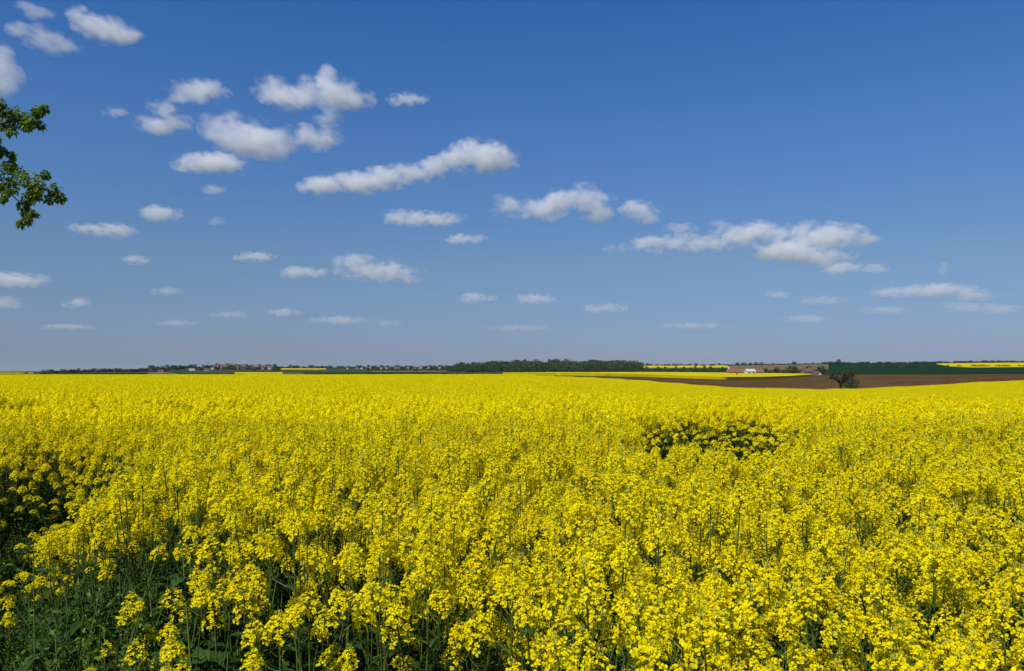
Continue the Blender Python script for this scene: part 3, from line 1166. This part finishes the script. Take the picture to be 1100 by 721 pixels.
# ridge right of the wood
xs = spread(688, 784, 20)
tree_row(xs, [393.3 + rnd.uniform(-.2, .2) for x in xs], (1.6, 3.2), (2.5, 6),
         'tiny tree on the ridge above the thin rapeseed strip', 'ridge trees above the rapeseed strip')
xs = spread(655, 780, 13)
tree_row(xs, [395.6 + rnd.uniform(-.2, .2) for x in xs], (1.8, 3.2), (3, 5),
         'tiny tree in front of the thin rapeseed strip on the ridge', 'trees before the rapeseed strip')
xs = spread(480, 780, 78)
tree_row(xs, [399.6 + rnd.uniform(-.8, .6) for x in xs], (2.6, 4.4), (5, 9),
         'dark tree in the low belt behind the second rapeseed field', 'tree belt behind the second field', kinds=(0, 1, 5))
# tan hill ridge
xs = spread(784, 884, 15)
tree_row(xs, [np.interp(x, [784, 830, 884], [392.6, 392, 391]) for x in xs], (1.2, 2.2), (1.4, 2.4),
         'tiny lone tree spaced along the tan hill ridge', 'trees spaced along the tan ridge', kinds=(0, 2))
far_tree(853, 391.6, 3.2, 6, 1, 'wider tree at the middle of the tan hill ridge')
for x in (792, 799, 806, 812, 818):
    far_tree(x, 392.6, rnd.uniform(2.2, 3.6), rnd.uniform(5, 8), 1, 'bushy tree at the left end of the tan ridge', 'bushy trees at the left end of the ridge')
# farm trees
for x, y, h, w, k, lab in ((822, 402.0, 6.6, 6, 2, 'slim dark tree beside the red roofed barn'),
                           (834, 402.0, 7.2, 8, 0, 'dark tree second from the barn, left of the broad crown'),
                           (828, 402.2, 4.6, 8, 5, 'low bush between the two dark farm trees'),
                           (851, 402.4, 9.2, 17, 1, 'broadest round tree of the farm, left of the white gable'),
                           (843, 402.5, 5.6, 9, 5, 'low dark bush at the left foot of the broad farm tree'),
                           (868, 401.4, 8.2, 10, 1, 'round tree behind the brown roofed house'),
                           (882, 402.2, 9.0, 11, 1, 'dark round tree right of the white gable'),
                           (890, 402.4, 4.0, 8, 5, 'low dark bush right of the farm trees'),
                           (813, 402.0, 3.4, 7, 5, 'low bush between the barn end and the slim tree')):
    far_tree(x, y, h, w, k, lab, y1=1000.0)
# right hand slopes
far_tree(901, 391.0, 5.0, 6, 1, 'tallest tree on the right skyline, above the lone bare tree')
xs = spread(884, 1110, 74)
tree_row(xs, [np.interp(x, [884, 940, 1000, 1050, 1110], [391, 391, 390.6, 389.8, 389.3]) for x in xs], (1.4, 2.7), (3, 8),
         'small tree in the long skyline hedge on the right', 'skyline hedge trees on the right', kinds=(0, 1, 5))
xs = spread(925, 1008, 46)
tree_row(xs, [np.interp(x, [925, 960, 1008], [396, 394.6, 392]) + rnd.uniform(-1.6, 2.0) for x in xs], (1.6, 3.2), (3, 6),
         'small greyish tree scattered on the slope left of the bright field', 'trees scattered on the right slope', kinds=(0, 1, 4))
for x in (1018, 1030, 1045.5, 1050, 1054, 1057, 1061, 1070, 1073, 1077, 1082, 1095, 1099):
    far_tree(x, 394.2, rnd.uniform(1.6, 2.8), rnd.uniform(2.4, 4.4), rnd.choice((0, 1)), 'dark tree standing against the bright field on the right hill', 'trees against the bright hill field')

# (trees are planted once all are listed)
# the wood that covers the middle hill
wp, wr, ws_, wi = [], [], [], []
for n in range(900):
    x = rnd.uniform(474, 690)
    lo = np.interp(x, [474, 520, 690], [398.6, 399.6, 399.0])
    hi = np.interp(x, [474, 500, 540, 600, 650, 690], [395.4, 393.6, 392.6, 391.9, 392.3, 393.4])
    y = lo + (hi - lo) * rnd.random() ** .8
    if 612 < x < 634 and 394.2 < y < 396.6:
        continue
    p = at(x, y)
    wp.append(p)
    wr.append((0, 0, rnd.uniform(0, 6.28)))
    q = rnd.choice((.6, .85, 1.0, 1.1, 1.5)) * rnd.uniform(.8, 1.15) * np.interp(p[1], [1000, 2800], [.8, 1.15])
    q *= np.interp(x, [474, 500, 560], [.55, .8, 1.0])
    ws_.append((q * 1.3, q * 1.3, q))
    wi.append(rnd.randrange(3))


def pool_of(idx_, seed):
    r_ = []
    for k, (w, base, mat) in enumerate(idx_):
        tr, cl = tree_shape(seed + k, 10, w, base, 20)
        mb = MB()
        mb.merge(tr, mmap=[1])
        mb.merge(crown_mb(seed + 50 + k, cl, 20, 1.3))
        r_.append((mb, [M[mat], M['bark']]))
    return r_


scatter('wood', wp, wr, ws_, wi, np.zeros(len(wp)), [pool_of([(10, .6, 'farleaf'), (7, .8, 'farleaf_light'), (11, .5, 'farleaf')], 700)],
        'dark wood covering the low hill in the middle of the horizon', 'wood')

# lone bare-branched tree at the brown field and the bush beside it
LX, LY = (903 - CX) / F * 168, 168.0
lt = thing('bare_tree', 'sparse bare-branched tree alone in front of the brown field', 'tree', (LX, LY, float(ground(LX, LY))))
r = np.random.default_rng(5)
tr = MB()
tube(tr, [(0, 0, -.2), (.06, 0, .9), (-.05, 0, 1.7)], [.34, .28, .22], 7, 0)
tips = []
for k in range(19):
    a = k * 2.4
    up = r.uniform(.5, 1.5)
    e = np.array([math.cos(a) * r.uniform(1.4, 3.3) + .4, math.sin(a) * r.uniform(.8, 2.4), 1.9 + 2.1 * up * r.uniform(.5, 1.0)])
    b = np.array([-.03, 0, r.uniform(1.1, 1.8)])
    m_ = b * .5 + e * .5 + [0, 0, .25]
    tube(tr, [b, m_, e], [.09, .055, .02], 5, 0)
    tips += [(m_, .35), (e, .45)]
    for q in range(5):
        t_ = r.uniform(.3, 1)
        p0 = m_ + (e - m_) * t_
        p1 = p0 + r.normal(0, .55, 3) + [0, 0, .3]
        tube(tr, [p0, (p0 + p1) / 2 + r.normal(0, .06, 3), p1], [.025, .018, .007], 4, 0)
        tips.append((p1, .3))
tr.build('trunk', [M['dark_bark']], lt)
crown_mb(9, tips, 20, .2).build('crown', [M['bareleaf']], lt)
lt.scale = (1, 1, .85)
BX = (914.5 - CX) / F * 166
bt = thing('bush', 'dark dense bush at the right foot of the lone bare tree', 'bush', (BX, 166, float(ground(BX, 166))))
tr, cl = tree_shape(77, 2.35, 3.3, .15, 30)
tr.build('trunk', [M['bark']], bt)
crown_mb(78, cl, 60, .2).build('crown', [M['farleaf']], bt)
far_tree(156, 403.0, 2.6, 9, 4, 'light yellow-green bush at the left end of the tan field', name='bush')
TREES.sort(key=lambda t_: -t_[0] - (1000 if t_[7] is None else 0))
for t_ in TREES[:285]:
    plant_tree(*t_[1:9], **t_[9])
fp, fs_, fi_ = [], [], []
for t_ in TREES[285:]:
    p = at(t_[1], t_[2], **t_[9])
    q = p[1] / F
    fp.append(p - [0, 0, .1])
    fs_.append((t_[4] * q / [8, 10, 6, 5, 9, 13][t_[5]],) * 2 + (t_[3] * q / 10,))
    fi_.append(t_[5])
scatter('distant_trees', fp, [(0, 0, rnd.uniform(0, 6.28)) for _ in fp], fs_, fi_, np.zeros(len(fp)), [TV],
        'tiniest trees along the far ridges and hedge lines', 'trees')

# ------------------------------------------------------------------ tree at the left whose branches reach into the view
TY = 11.0


def px(x, y, Y=TY):
    return np.array([(x - CX) / F * Y, Y, EYE + (HY - y) / F * Y])


TX, TYY = -11.9, 10.4
tg = float(ground(TX, TYY))
ot = thing('leafy_tree', 'leafy green tree at the left edge whose two branches reach into the sky', 'tree', (TX, TYY, tg))
off = np.array([TX, TYY, tg])
r = np.random.default_rng(21)
lobes = [(5, 128, 10), (17, 121, 8), (26, 128, 9), (37, 117, 5), (40, 129, 7), (51, 117, 4), (47, 122, 4), (31, 135, 5), (11, 138, 8), (2, 150, 5), (9, 115, 5), (1, 118, 7), (44, 134, 3.5),
         (2, 161, 5), (10, 165, 3.5), (-4, 168, 6),
         (4, 183, 11), (18, 187, 11), (33, 193, 10), (48, 186, 4.5), (47, 201, 9), (59, 204, 7), (65, 212, 4), (15, 203, 9), (30, 213, 7), (26, 226, 5), (29, 236, 4), (24, 240, 3), (38, 229, 3),
         (40, 209, 6), (4, 200, 8), (10, 176, 6), (54, 213, 5), (36, 204, 7), (8, 214, 3), (24, 219, 5)]
clumps, limbs = [], MB()
tube(limbs, [(0, 0, -.3), (.1, 0, 1.6), (0, .1, 3.4), (-.1, 0, 6.2)], [.24, .19, .15, .05], 9, 0)
b1 = [np.array([0, 0, 3.0]), px(-70, 150) - off, px(-10, 135) - off, px(25, 128) - off, px(50, 119) - off]
b2 = [np.array([0, 0, 2.3]), px(-90, 215) - off, px(-20, 200) - off, px(20, 198) - off, px(45, 203) - off, px(66, 210) - off]
b3 = [px(-20, 200) - off, px(8, 205) - off, px(24, 220) - off, px(29, 238) - off]
b4 = [px(-60, 155) - off, px(-10, 163) - off, px(10, 165) - off]
for b, rad in ((b1, [.09, .05, .022, .012, .005]), (b2, [.1, .06, .028, .018, .01, .004]), (b3, [.02, .012, .008, .004]), (b4, [.03, .015, .005])):
    tube(limbs, b, rad, 6, 0)
for x, y, q in lobes:
    c = px(x - 2.5, y) - off + [0, r.uniform(-.12, .12), 0]
    clumps.append((c, q * TY / F * .95))
    near_b = min([p for b in (b1[2:], b2[2:], b3[1:], b4[1:]) for p in b], key=lambda p: np.linalg.norm(p - c))
    tube(limbs, [near_b, (near_b + c) / 2 + r.normal(0, .012, 3), c], [.006, .0045, .002], 4, 0)
big = []
for k in range(95):
    d = r.normal(0, 1, 3)
    d /= np.linalg.norm(d)
    c = np.array([0, 0, 4.6]) + d * [2.3, 2.3, 2.2] * r.uniform(.45, 1.0)
    big.append((c, r.uniform(.3, .5)))
    if k % 4 == 0:
        tube(limbs, [(0, 0, 2.6 + .02 * k), c * [.5, .5, 1] - [0, 0, .25], c], [.045, .03, .01], 5, 0)
limbs.build('trunk', [M['bark']], ot, smooth=True)
cm = MB()
for c, q in clumps:      # leaves in the view: each a small broad blade
    n = int(44 + q * 520)
    for i in range(n):
        d = r.normal(0, 1, 3)
        d /= np.linalg.norm(d)
        p = c + d * q * r.uniform(.15, 1.0) ** .6
        leaf(cm, p, d * .6 + [0, 0, -.15] + r.normal(0, .5, 3), r.uniform(.035, .066), r.uniform(.03, .052), .5, 0, lobes=.3, roll=r.uniform(-.8, .8), ns=4)
cm.merge(crown_mb(31, big, 110, .11))
cm.build('crown', [M['oakleaf']], ot)


# ------------------------------------------------------------------ village, farm and masts
HOUSE_WALLS = ['cream', 'white', 'brick', 'cream']
HOUSE_ROOFS = ['redroof', 'brownroof', 'redroof', 'brownroof']


def house(name, label, cat, loc, rz, L, W, Hw, Hr, wall, roof, group=None, nwin=3, chimney=True):
    t = thing(name, label, cat, loc, rz, group)
    mb = MB()
    z0 = -1.0
    v = [(-L / 2, -W / 2, z0), (L / 2, -W / 2, z0), (L / 2, W / 2, z0), (-L / 2, W / 2, z0), (-L / 2, -W / 2, Hw), (L / 2, -W / 2, Hw), (L / 2, W / 2, Hw), (-L / 2, W / 2, Hw), (-L / 2, 0, Hw + Hr), (L / 2, 0, Hw + Hr)]
    mb.add(v, quads=[(0, 1, 5, 4), (2, 3, 7, 6), (1, 2, 6, 5), (3, 0, 4, 7)], tris=[(5, 6, 9), (7, 4, 8)])
    mb.build('wall', [M[wall]], t)
    mb = MB()
    e, o_ = .35, .3
    k = Hr / (W / 2)
    for s in (-1, 1):
        lo, hi = (s * (W / 2 + o_), Hw - o_ * k), (0, Hw + Hr)
        for dz in (.02, .22):
            pass
        a = [(-L / 2 - e, lo[0], lo[1] + .03), (L / 2 + e, lo[0], lo[1] + .03), (L / 2 + e, 0, hi[1] + .03), (-L / 2 - e, 0, hi[1] + .03)]
        b = [(x, y, z + .2) for x, y, z in a]
        mb.add(a + b, quads=[(0, 3, 2, 1), (4, 5, 6, 7), (0, 1, 5, 4), (1, 2, 6, 5), (3, 0, 4, 7)])
    rf = mb.build('roof', [M[roof]], t)
    if chimney:
        mb = MB()
        box(mb, (L * .28, 0, Hw + Hr + .4), (.7, .7, 1.4))
        mb.build('chimney', [M['brick']], rf)
    for i in range(nwin):
        x = -L / 2 + L * (i + .5) / nwin
        mb = MB()
        box(mb, (x, -W / 2 - .03, Hw * .55), (1.0, .06, 1.2))
        mb.build('window', [M['glass']], t)
    return t


hp = [house('house', 'small house with pale walls in the hill village', 'house', (0, 0, 0), 0, 11, 8, 4.6, 3.4, HOUSE_WALLS[k], HOUSE_ROOFS[k]) for k in range(4)]
spots = [(x, np.interp(x, [228, 250, 290], [396.2, 395.3, 396.4]) + rnd.uniform(-1.1, 1.1)) for x in spread(228, 292, 20)]
vl = 'small pale house with reddish roof crowded on the village hill'
spots = [(x, y, vl, 'houses on the village hill') for x, y in spots]
spots += [(x, 398.6 + rnd.uniform(-.3, .3), 'tiny pale house among trees at the far left of the village', 'houses left of the village') for x in (101, 104.5, 108, 111)]
spots += [(x, 396.4 + rnd.uniform(-.5, .5), 'tiny pale house on the low middle ridge left of the wood', 'houses on the middle ridge') for x in spread(372, 474, 13)]
fst = [True] * 4
for n, (x, y, lab, grp) in enumerate(spots):
    k = rnd.randrange(4)
    p = at(x, y)
    rz = rnd.uniform(-.6, .6)
    s = rnd.uniform(.8, 1.15) if x > 200 and x < 300 else rnd.uniform(.5, .75)
    if fst[k]:
        fst[k] = False
        hp[k].location, hp[k].rotation_euler, hp[k].scale = p, (0, 0, rz), (s, s, s)
        hp[k]['label'], hp[k]['group'] = lab, grp
    else:
        dup(hp[k], p, rz, s, lab, grp)
p = at(208, 398.4)
house('long_house', 'long white building below the trees of the village hill', 'building', p, .05, 26, 9, 2.6, 1.4, 'white', 'cream', nwin=7, chimney=False)
p = at(222, 398.6)
house('house', 'white house just right of the long white village building', 'house', p, .3, 9, 7, 3, 2, 'cream', 'brownroof')
p = at(173, 400.2)
house('house', 'pale house left of the long white village building', 'house', p, .3, 9, 7, 2.5, 2, 'cream', 'brownroof')
# farm on the right
p = at(800, 402.2, y1=1000.0)
s = p[1] / F
house('barn', 'long low barn with red roof behind the second rapeseed field', 'barn', p, -.04, 38 * s, 9, 1.6, 2.2, 'brick', 'redroof', nwin=8, chimney=False)
p2 = at(805.5, 402.4, y1=1000.0)
p2 = p2 * [(p2[1] - 14) / p2[1], (p2[1] - 14) / p2[1], 1]
house('shed', 'small bright white shed in front of the red roofed barn', 'shed', p2, .1, 8.5 * s, 6, 2.4, 1.4, 'white', 'white', nwin=2, chimney=False)
p = at(866.5, 402.4, y1=800.0)
s = p[1] / F
house('farmhouse', 'low farmhouse with brown roof between two round trees', 'house', p, .1, 9 * s, 7, 2.0, 2.4, 'brick', 'brownroof', nwin=3)
p = at(875, 402.9, y1=800.0)
s = p[1] / F
house('cottage', 'white cottage with steep gable at the edge of the brown field', 'house', p - [0, 4, 0], math.pi / 2 + .15, 7, 4.2 * s, 1.6 * s, 2.2 * s, 'white', 'brownroof', nwin=1, chimney=False)
# grey silo tower left of the barn
p = at(783, 401.5)
s = p[1] / F
t = thing('silo', 'slim grey silo tower left of the red roofed barn', 'silo', p)
mb = MB()
tube(mb, [(0, 0, -1), (0, 0, 7.2 * s)], [1.2 * s, 1.2 * s], 16, 0)
mb.build('wall', [M['steel']], t, smooth=True)
mb = MB()
tube(mb, [(0, 0, 7.2 * s), (0, 0, 7.9 * s)], [1.28 * s, .2 * s], 16, 0)
mb.build('roof', [M['steel']], t)
# masts on the village hill
for x, y, h, lab in ((202, 395.5, 5.4, 'shorter thin mast on the village skyline, left one'), (213, 395, 6.6, 'taller thin mast on the village skyline, right one')):
    p = at(x, y)
    s = p[1] / F
    t = thing('mast', lab, 'mast', p)
    mb = MB()
    tube(mb, [(0, 0, -1), (0, 0, h * s)], [.5, .3], 6, 0)
    mb.build('pole', [M['steel']], t)
    mb = MB()
    for z, w in ((.8, 2.6), (.92, 1.8)):
        box(mb, (0, 0, h * s * z), (w, .3, .5))
    mb.build('crossarm', [M['steel']], t)
# post in the second field
X = (791.5 - CX) / F * 300
mb = MB()
tube(mb, [(0, 0, -.2), (.02, 0, 2.3)], [.1, .08], 8, 0)
box(mb, (.02, 0, 2.0), (.7, .1, .3))
o = mb.build('post', [M['bark']])
o.location = (X, 300, float(ground(X, 300)))
tag(o, 'dark wooden post standing in the second rapeseed field', 'post')

# ------------------------------------------------------------------ clouds: real volumes, each from its own puffs
def cloud(label, puffs, tau, base_alt=1150.0, soft=.8, group=None):
    """puffs: (photo column, row, half width, half height) of each puff; tau: how opaque it is"""
    pf = np.array(puffs, float)
    pf[:, 3] *= 1.12
    pf[:, 2] *= 1.05
    cxp, cyp = pf[:, 0].mean(), (pf[:, 1] + pf[:, 3]).max()
    Y = base_alt / ((HY - cyp) / F)
    s = Y / F
    tau *= float(np.interp(Y, [3500, 8000, 16000], [.85, .6, .42]))
    org = np.array([(cxp - CX) * s, Y, EYE + (HY - cyp) * s])
    U = 100.0 * s                                   # object units: a hundred photo pixels at the cloud's distance
    mb = bpy.data.meshes.new('cloud_puffs')
    import bmesh
    bm = bmesh.new()
    cs, rs_ = [], []
    r = np.random.default_rng(int(cxp * 7 + cyp))
    for x, y, a, b in pf:
        d = np.clip(.3 * a + .4 * b, b * .7, a)
        c = np.array([(x - cxp) / 100, r.uniform(-.15, .15) * d / 100, (cyp - y) / 100])
        rad = np.array([a, d, b]) / 100 * 1.45
        cs.append(c)
        rs_.append(rad)
        g_ = bmesh.ops.create_icosphere(bm, subdivisions=3, radius=1.0)
        for v in g_['verts']:
            v.co = (v.co.x * rad[0] + c[0], v.co.y * rad[1] + c[1], v.co.z * rad[2] + c[2])
    bm.to_mesh(mb)
    bm.free()
    tmp = bpy.data.objects.new('cloud_puffs', mb)
    COL.objects.link(tmp)
    ext = max(max(c[0] + q[0] for c, q in zip(cs, rs_)) - min(c[0] - q[0] for c, q in zip(cs, rs_)), .05)
    md = tmp.modifiers.new('union', 'REMESH')
    md.mode = 'VOXEL'
    md.voxel_size = max(ext / 70, min(q[2] for q in rs_) / 5)
    dg = bpy.context.evaluated_depsgraph_get()
    me = bpy.data.meshes.new_from_object(tmp.evaluated_get(dg))
    bpy.data.objects.remove(tmp)
    bpy.data.meshes.remove(mb)
    o = bpy.data.objects.new('cloud', me)
    COL.objects.link(o)
    o.location = org
    o.scale = (U, U, U)
    m = bpy.data.materials.new('cloud_vapour')
    m.use_nodes = True
    nt = m.node_tree
    nt.nodes.clear()
    out = node(nt, 'ShaderNodeOutputMaterial')
    tc = node(nt, 'ShaderNodeTexCoord')
    # ragged edges: shift the lookup by noise, then measure depth inside the puffs
    zsc = float(np.mean(pf[:, 3])) / 100
    offv = node(nt, 'ShaderNodeVectorMath', operation='MULTIPLY_ADD')
    offv.inputs[1].default_value = (.75, .28, 1.15)
    offv.inputs[2].default_value = tuple(r.uniform(-50, 50, 3))
    nt.links.new(tc.outputs['Object'], offv.inputs[0])
    nzs = []
    for sc_, det in ((.42 / zsc, 2.0), (1.25 / zsc, 6.0)):
        nz = node(nt, 'ShaderNodeTexNoise')
        nz.inputs['Scale'].default_value = sc_
        nz.inputs['Detail'].default_value = det
        nz.inputs['Roughness'].default_value = .68
        nt.links.new(offv.outputs[0], nz.inputs['Vector'])
        nzs.append(nz)
    last = None
    for c, q in zip(cs, rs_):
        sb = node(nt, 'ShaderNodeVectorMath', operation='SUBTRACT')
        nt.links.new(tc.outputs['Object'], sb.inputs[0])
        sb.inputs[1].default_value = tuple(c)
        dv = node(nt, 'ShaderNodeVectorMath', operation='DIVIDE')
        nt.links.new(sb.outputs[0], dv.inputs[0])
        dv.inputs[1].default_value = tuple(q)
        ln = node(nt, 'ShaderNodeVectorMath', operation='LENGTH')
        nt.links.new(dv.outputs[0], ln.inputs[0])
        if last is None:
            last = ln.outputs['Value']
        else:
            mn = node(nt, 'ShaderNodeMath', operation='SMOOTH_MIN')
            mn.inputs[2].default_value = .25
            nt.links.new(last, mn.inputs[0])
            nt.links.new(ln.outputs['Value'], mn.inputs[1])
            last = mn.outputs[0]
    # depth inside the puffs = c + coarse noise + fine noise - length
    inv = node(nt, 'ShaderNodeMath', operation='MULTIPLY_ADD')
    nt.links.new(nzs[0].outputs[0], inv.inputs[0])
    inv.inputs[1].default_value = 1.5
    inv.inputs[2].default_value = .98 - .75 - .875
    inv2 = node(nt, 'ShaderNodeMath', operation='MULTIPLY_ADD')
    nt.links.new(nzs[1].outputs[0], inv2.inputs[0])
    inv2.inputs[1].default_value = 1.75
    nt.links.new(inv.outputs[0], inv2.inputs[2])
    sb = node(nt, 'ShaderNodeMath', operation='SUBTRACT')
    nt.links.new(inv2.outputs[0], sb.inputs[0])
    nt.links.new(last, sb.inputs[1])
    mr = node(nt, 'ShaderNodeMapRange')
    mr.interpolation_type = 'SMOOTHSTEP'
    mr.inputs['From Min'].default_value = 0.0
    mr.inputs['From Max'].default_value = soft
    mr.inputs['To Max'].default_value = 0.8 * tau / (2 * zsc * U)
    nt.links.new(sb.outputs[0], mr.inputs['Value'])
    vs = node(nt, 'ShaderNodeVolumeScatter')
    vs.inputs['Color'].default_value = (.945, .925, .955, 1)
    vs.inputs['Anisotropy'].default_value = 0.0
    nt.links.new(mr.outputs[0], vs.inputs['Density'])
    nt.links.new(vs.outputs[0], out.inputs['Volume'])
    m.cycles.volume_step_rate = .4
    me.materials.clear()
    me.materials.append(m)
    return tag(o, label, 'cloud', group)


cloud('big white cloud at upper left with a hooked top and trailing tail', [(297, 95, 20, 12), (325, 102, 30, 13), (357, 102, 28, 13), (350, 84, 10, 10), (380, 106, 18, 9), (352, 128, 13, 9), (340, 147, 22, 11)], 3.0)
cloud('oblong white cloud below the hooked cloud', [(243, 137, 22, 14), (268, 147, 32, 16), (296, 153, 22, 14)], 3.4)
cloud('white wisp with a faint lower lobe, left of the oblong cloud', [(212, 99, 26, 10), (195, 103, 14, 7), (175, 120, 14, 9), (176, 132, 24, 9)], 1.9)
cloud('flat cloud just under the oblong cloud', [(225, 175, 30, 8), (205, 177, 16, 6), (248, 177, 14, 6)], 2.2)
cloud('small faint puff left of the lobed wisp', [(123, 121, 11, 4)], .8)
cloud('small puff to the right of the hooked cloud', [(438, 107, 17, 5), (428, 109, 9, 4)], 1.3)
cloud('long tilted white cloud rising to the right in the middle of the sky', [(352, 200, 24, 8), (382, 197, 26, 9), (412, 192, 24, 9), (440, 186, 22, 9), (466, 181, 18, 9), (492, 173, 16, 10), (518, 167, 28, 13), (540, 174, 14, 8)], 3.2)
cloud('white cloud of two puffs right of the middle', [(546, 222, 17, 10), (572, 224, 18, 8), (600, 220, 28, 13), (628, 215, 24, 13), (640, 226, 16, 9)], 3.2)
cloud('small compact cloud right of the two puffed cloud', [(686, 227, 16, 9), (694, 232, 14, 7)], 2.6)
cloud('flat thin cloud below the long tilted cloud', [(455, 235, 34, 6), (432, 233, 16, 6)], 2.0)
cloud('small flat puff below the flat thin cloud', [(500, 257, 18, 4.5)], 1.8)
cloud('largest cloud bank on the right with a bright top', [(702, 262, 20, 8), (728, 261, 24, 8), (762, 260, 28, 8), (795, 254, 28, 9), (825, 249, 28, 9), (850, 268, 34, 10), (878, 257, 28, 14), (905, 253, 22, 9), (930, 257, 14, 5), (880, 276, 30, 7)], 3.0)
cloud('small puff above the left part of the largest cloud bank', [(732, 246, 14, 5)], 1.2)
cloud('tiny puff above the middle of the largest cloud bank', [(776, 242, 12, 5)], 1.0)
cloud('flat thin cloud under the right end of the cloud bank', [(905, 288, 24, 5), (938, 288, 16, 4)], 1.5)
cloud('bright cloud cut by the left edge above the tree', [(3, 66, 9, 14), (9, 86, 12, 14), (-6, 88, 14, 16), (4, 97, 13, 8), (-14, 74, 14, 20)], 2.2)
cloud('thin slanting streak above the left edge cloud', [(28, 32, 16, 7), (45, 41, 18, 8), (66, 50, 18, 7)], 1.2)
cloud('small faint streak in the top left corner', [(28, 7, 10, 4), (42, 14, 13, 6)], .9)
cloud('white cloud at the top left with a thin tail', [(118, 33, 24, 10), (100, 25, 18, 9), (136, 38, 14, 6), (82, 13, 10, 6)], 2.0)
cloud('small oval cloud right of the tree branches', [(173, 230, 17, 7)], 2.6)
cloud('flat cloud just right of the lower branch tip', [(118, 248, 22, 6), (92, 246, 18, 4.5)], 2.0)
cloud('tiny puff between the small oval cloud and the flat one above', [(230, 204, 10, 4)], .9)
cloud('tiny puff right of the small oval cloud', [(232, 239, 8, 4.5)], .9)
cloud('tiny cloud below the flat cloud near the branches', [(146, 279, 11, 4)], 2.0)
cloud('flat cloud low at the left edge', [(18, 301, 28, 6), (36, 303, 14, 5), (-8, 300, 22, 7)], 2.2)
cloud('faint cloud below the flat one at the left edge', [(6, 325, 20, 5)], 1.2)
cloud('tiny bright cloud low on the left', [(82, 326, 12, 4.5)], 2.2)
cloud('tiny faint cloud left of the low middle group', [(178, 313, 12, 4)], 1.2)
cloud('small flat cloud left of the low broad cloud', [(274, 276, 18, 4)], 1.7)
cloud('low cloud between the small flat one and the broad one', [(324, 293, 22, 5)], 1.8)
cloud('low broad cloud below the long tilted cloud', [(385, 281, 24, 6), (405, 291, 34, 8), (428, 295, 22, 8)], 2.3)
cloud('tiny low cloud left of centre', [(513, 320, 18, 4)], 1.6)
cloud('tiny low cloud right beside the centre one', [(577, 321, 21, 4.5)], 1.7)
cloud('low faint cloud right of centre', [(650, 331, 22, 4)], 1.3)
cloud('tiny upright wisp at the far right', [(1013, 288, 5, 6)], 1.1)
cloud('long thin cloud low at the right', [(975, 313, 32, 5), (1010, 312, 32, 6), (1040, 317, 24, 5)], 1.6)
cloud('tiny faint cloud under the cloud bank', [(835, 317, 13, 4)], 1.1)
cloud('thin faint cloud right of the tiny one under the bank', [(885, 323, 22, 4)], .9)
cloud('low thin cloud above the brown field farm', [(864, 343, 22, 3.5)], 1.0)
cloud('thin low cloud above the hill village', [(305, 336, 16, 3.2)], 1.2)
cloud('thin low cloud right of the one above the village', [(366, 344, 26, 3.4)], 1.1)
cloud('very faint low cloud left of the one above the village', [(250, 338, 18, 3)], .8)
cloud('faint speck of cloud right of the thin low pair', [(418, 347, 11, 3)], .8)

cloud('faint broad streak low at the right edge of the sky', [(1060, 331, 34, 4.5), (1030, 328, 18, 3)], .7)
cloud('faint thin streak below the long thin cloud at right', [(950, 333, 24, 3.4)], .7)
cloud('faint wisp just left of the largest cloud bank', [(664, 267, 14, 4)], .6)
cloud('faint streak low between village and the thin low pair', [(190, 347, 20, 2.6)], .7)
cloud('faint streak lowest on the left, above the horizon trees', [(70, 351, 24, 2.6)], .7)
cloud('faint streak low above the middle wood', [(560, 352, 26, 2.8)], .6)
cloud('faint streak low above the ridge rapeseed strip', [(745, 350, 28, 2.8)], .6)

# ------------------------------------------------------------------ air
mb = MB()
box(mb, (0, 11000, 60), (40000, 34000, 220))
hz = mb.build('haze', [])
hm = bpy.data.materials.new('haze_air')
hm.use_nodes = True
nt = hm.node_tree
nt.nodes.clear()
out = node(nt, 'ShaderNodeOutputMaterial')
pv = node(nt, 'ShaderNodeVolumePrincipled')
pv.inputs['Color'].default_value = (.75, .85, 1.0, 1)
pv.inputs['Density'].default_value = .000016
nt.links.new(pv.outputs[0], out.inputs['Volume'])
hz.data.materials.append(hm)
tag(hz, 'thin blue haze over the far land', 'haze', kind='stuff')
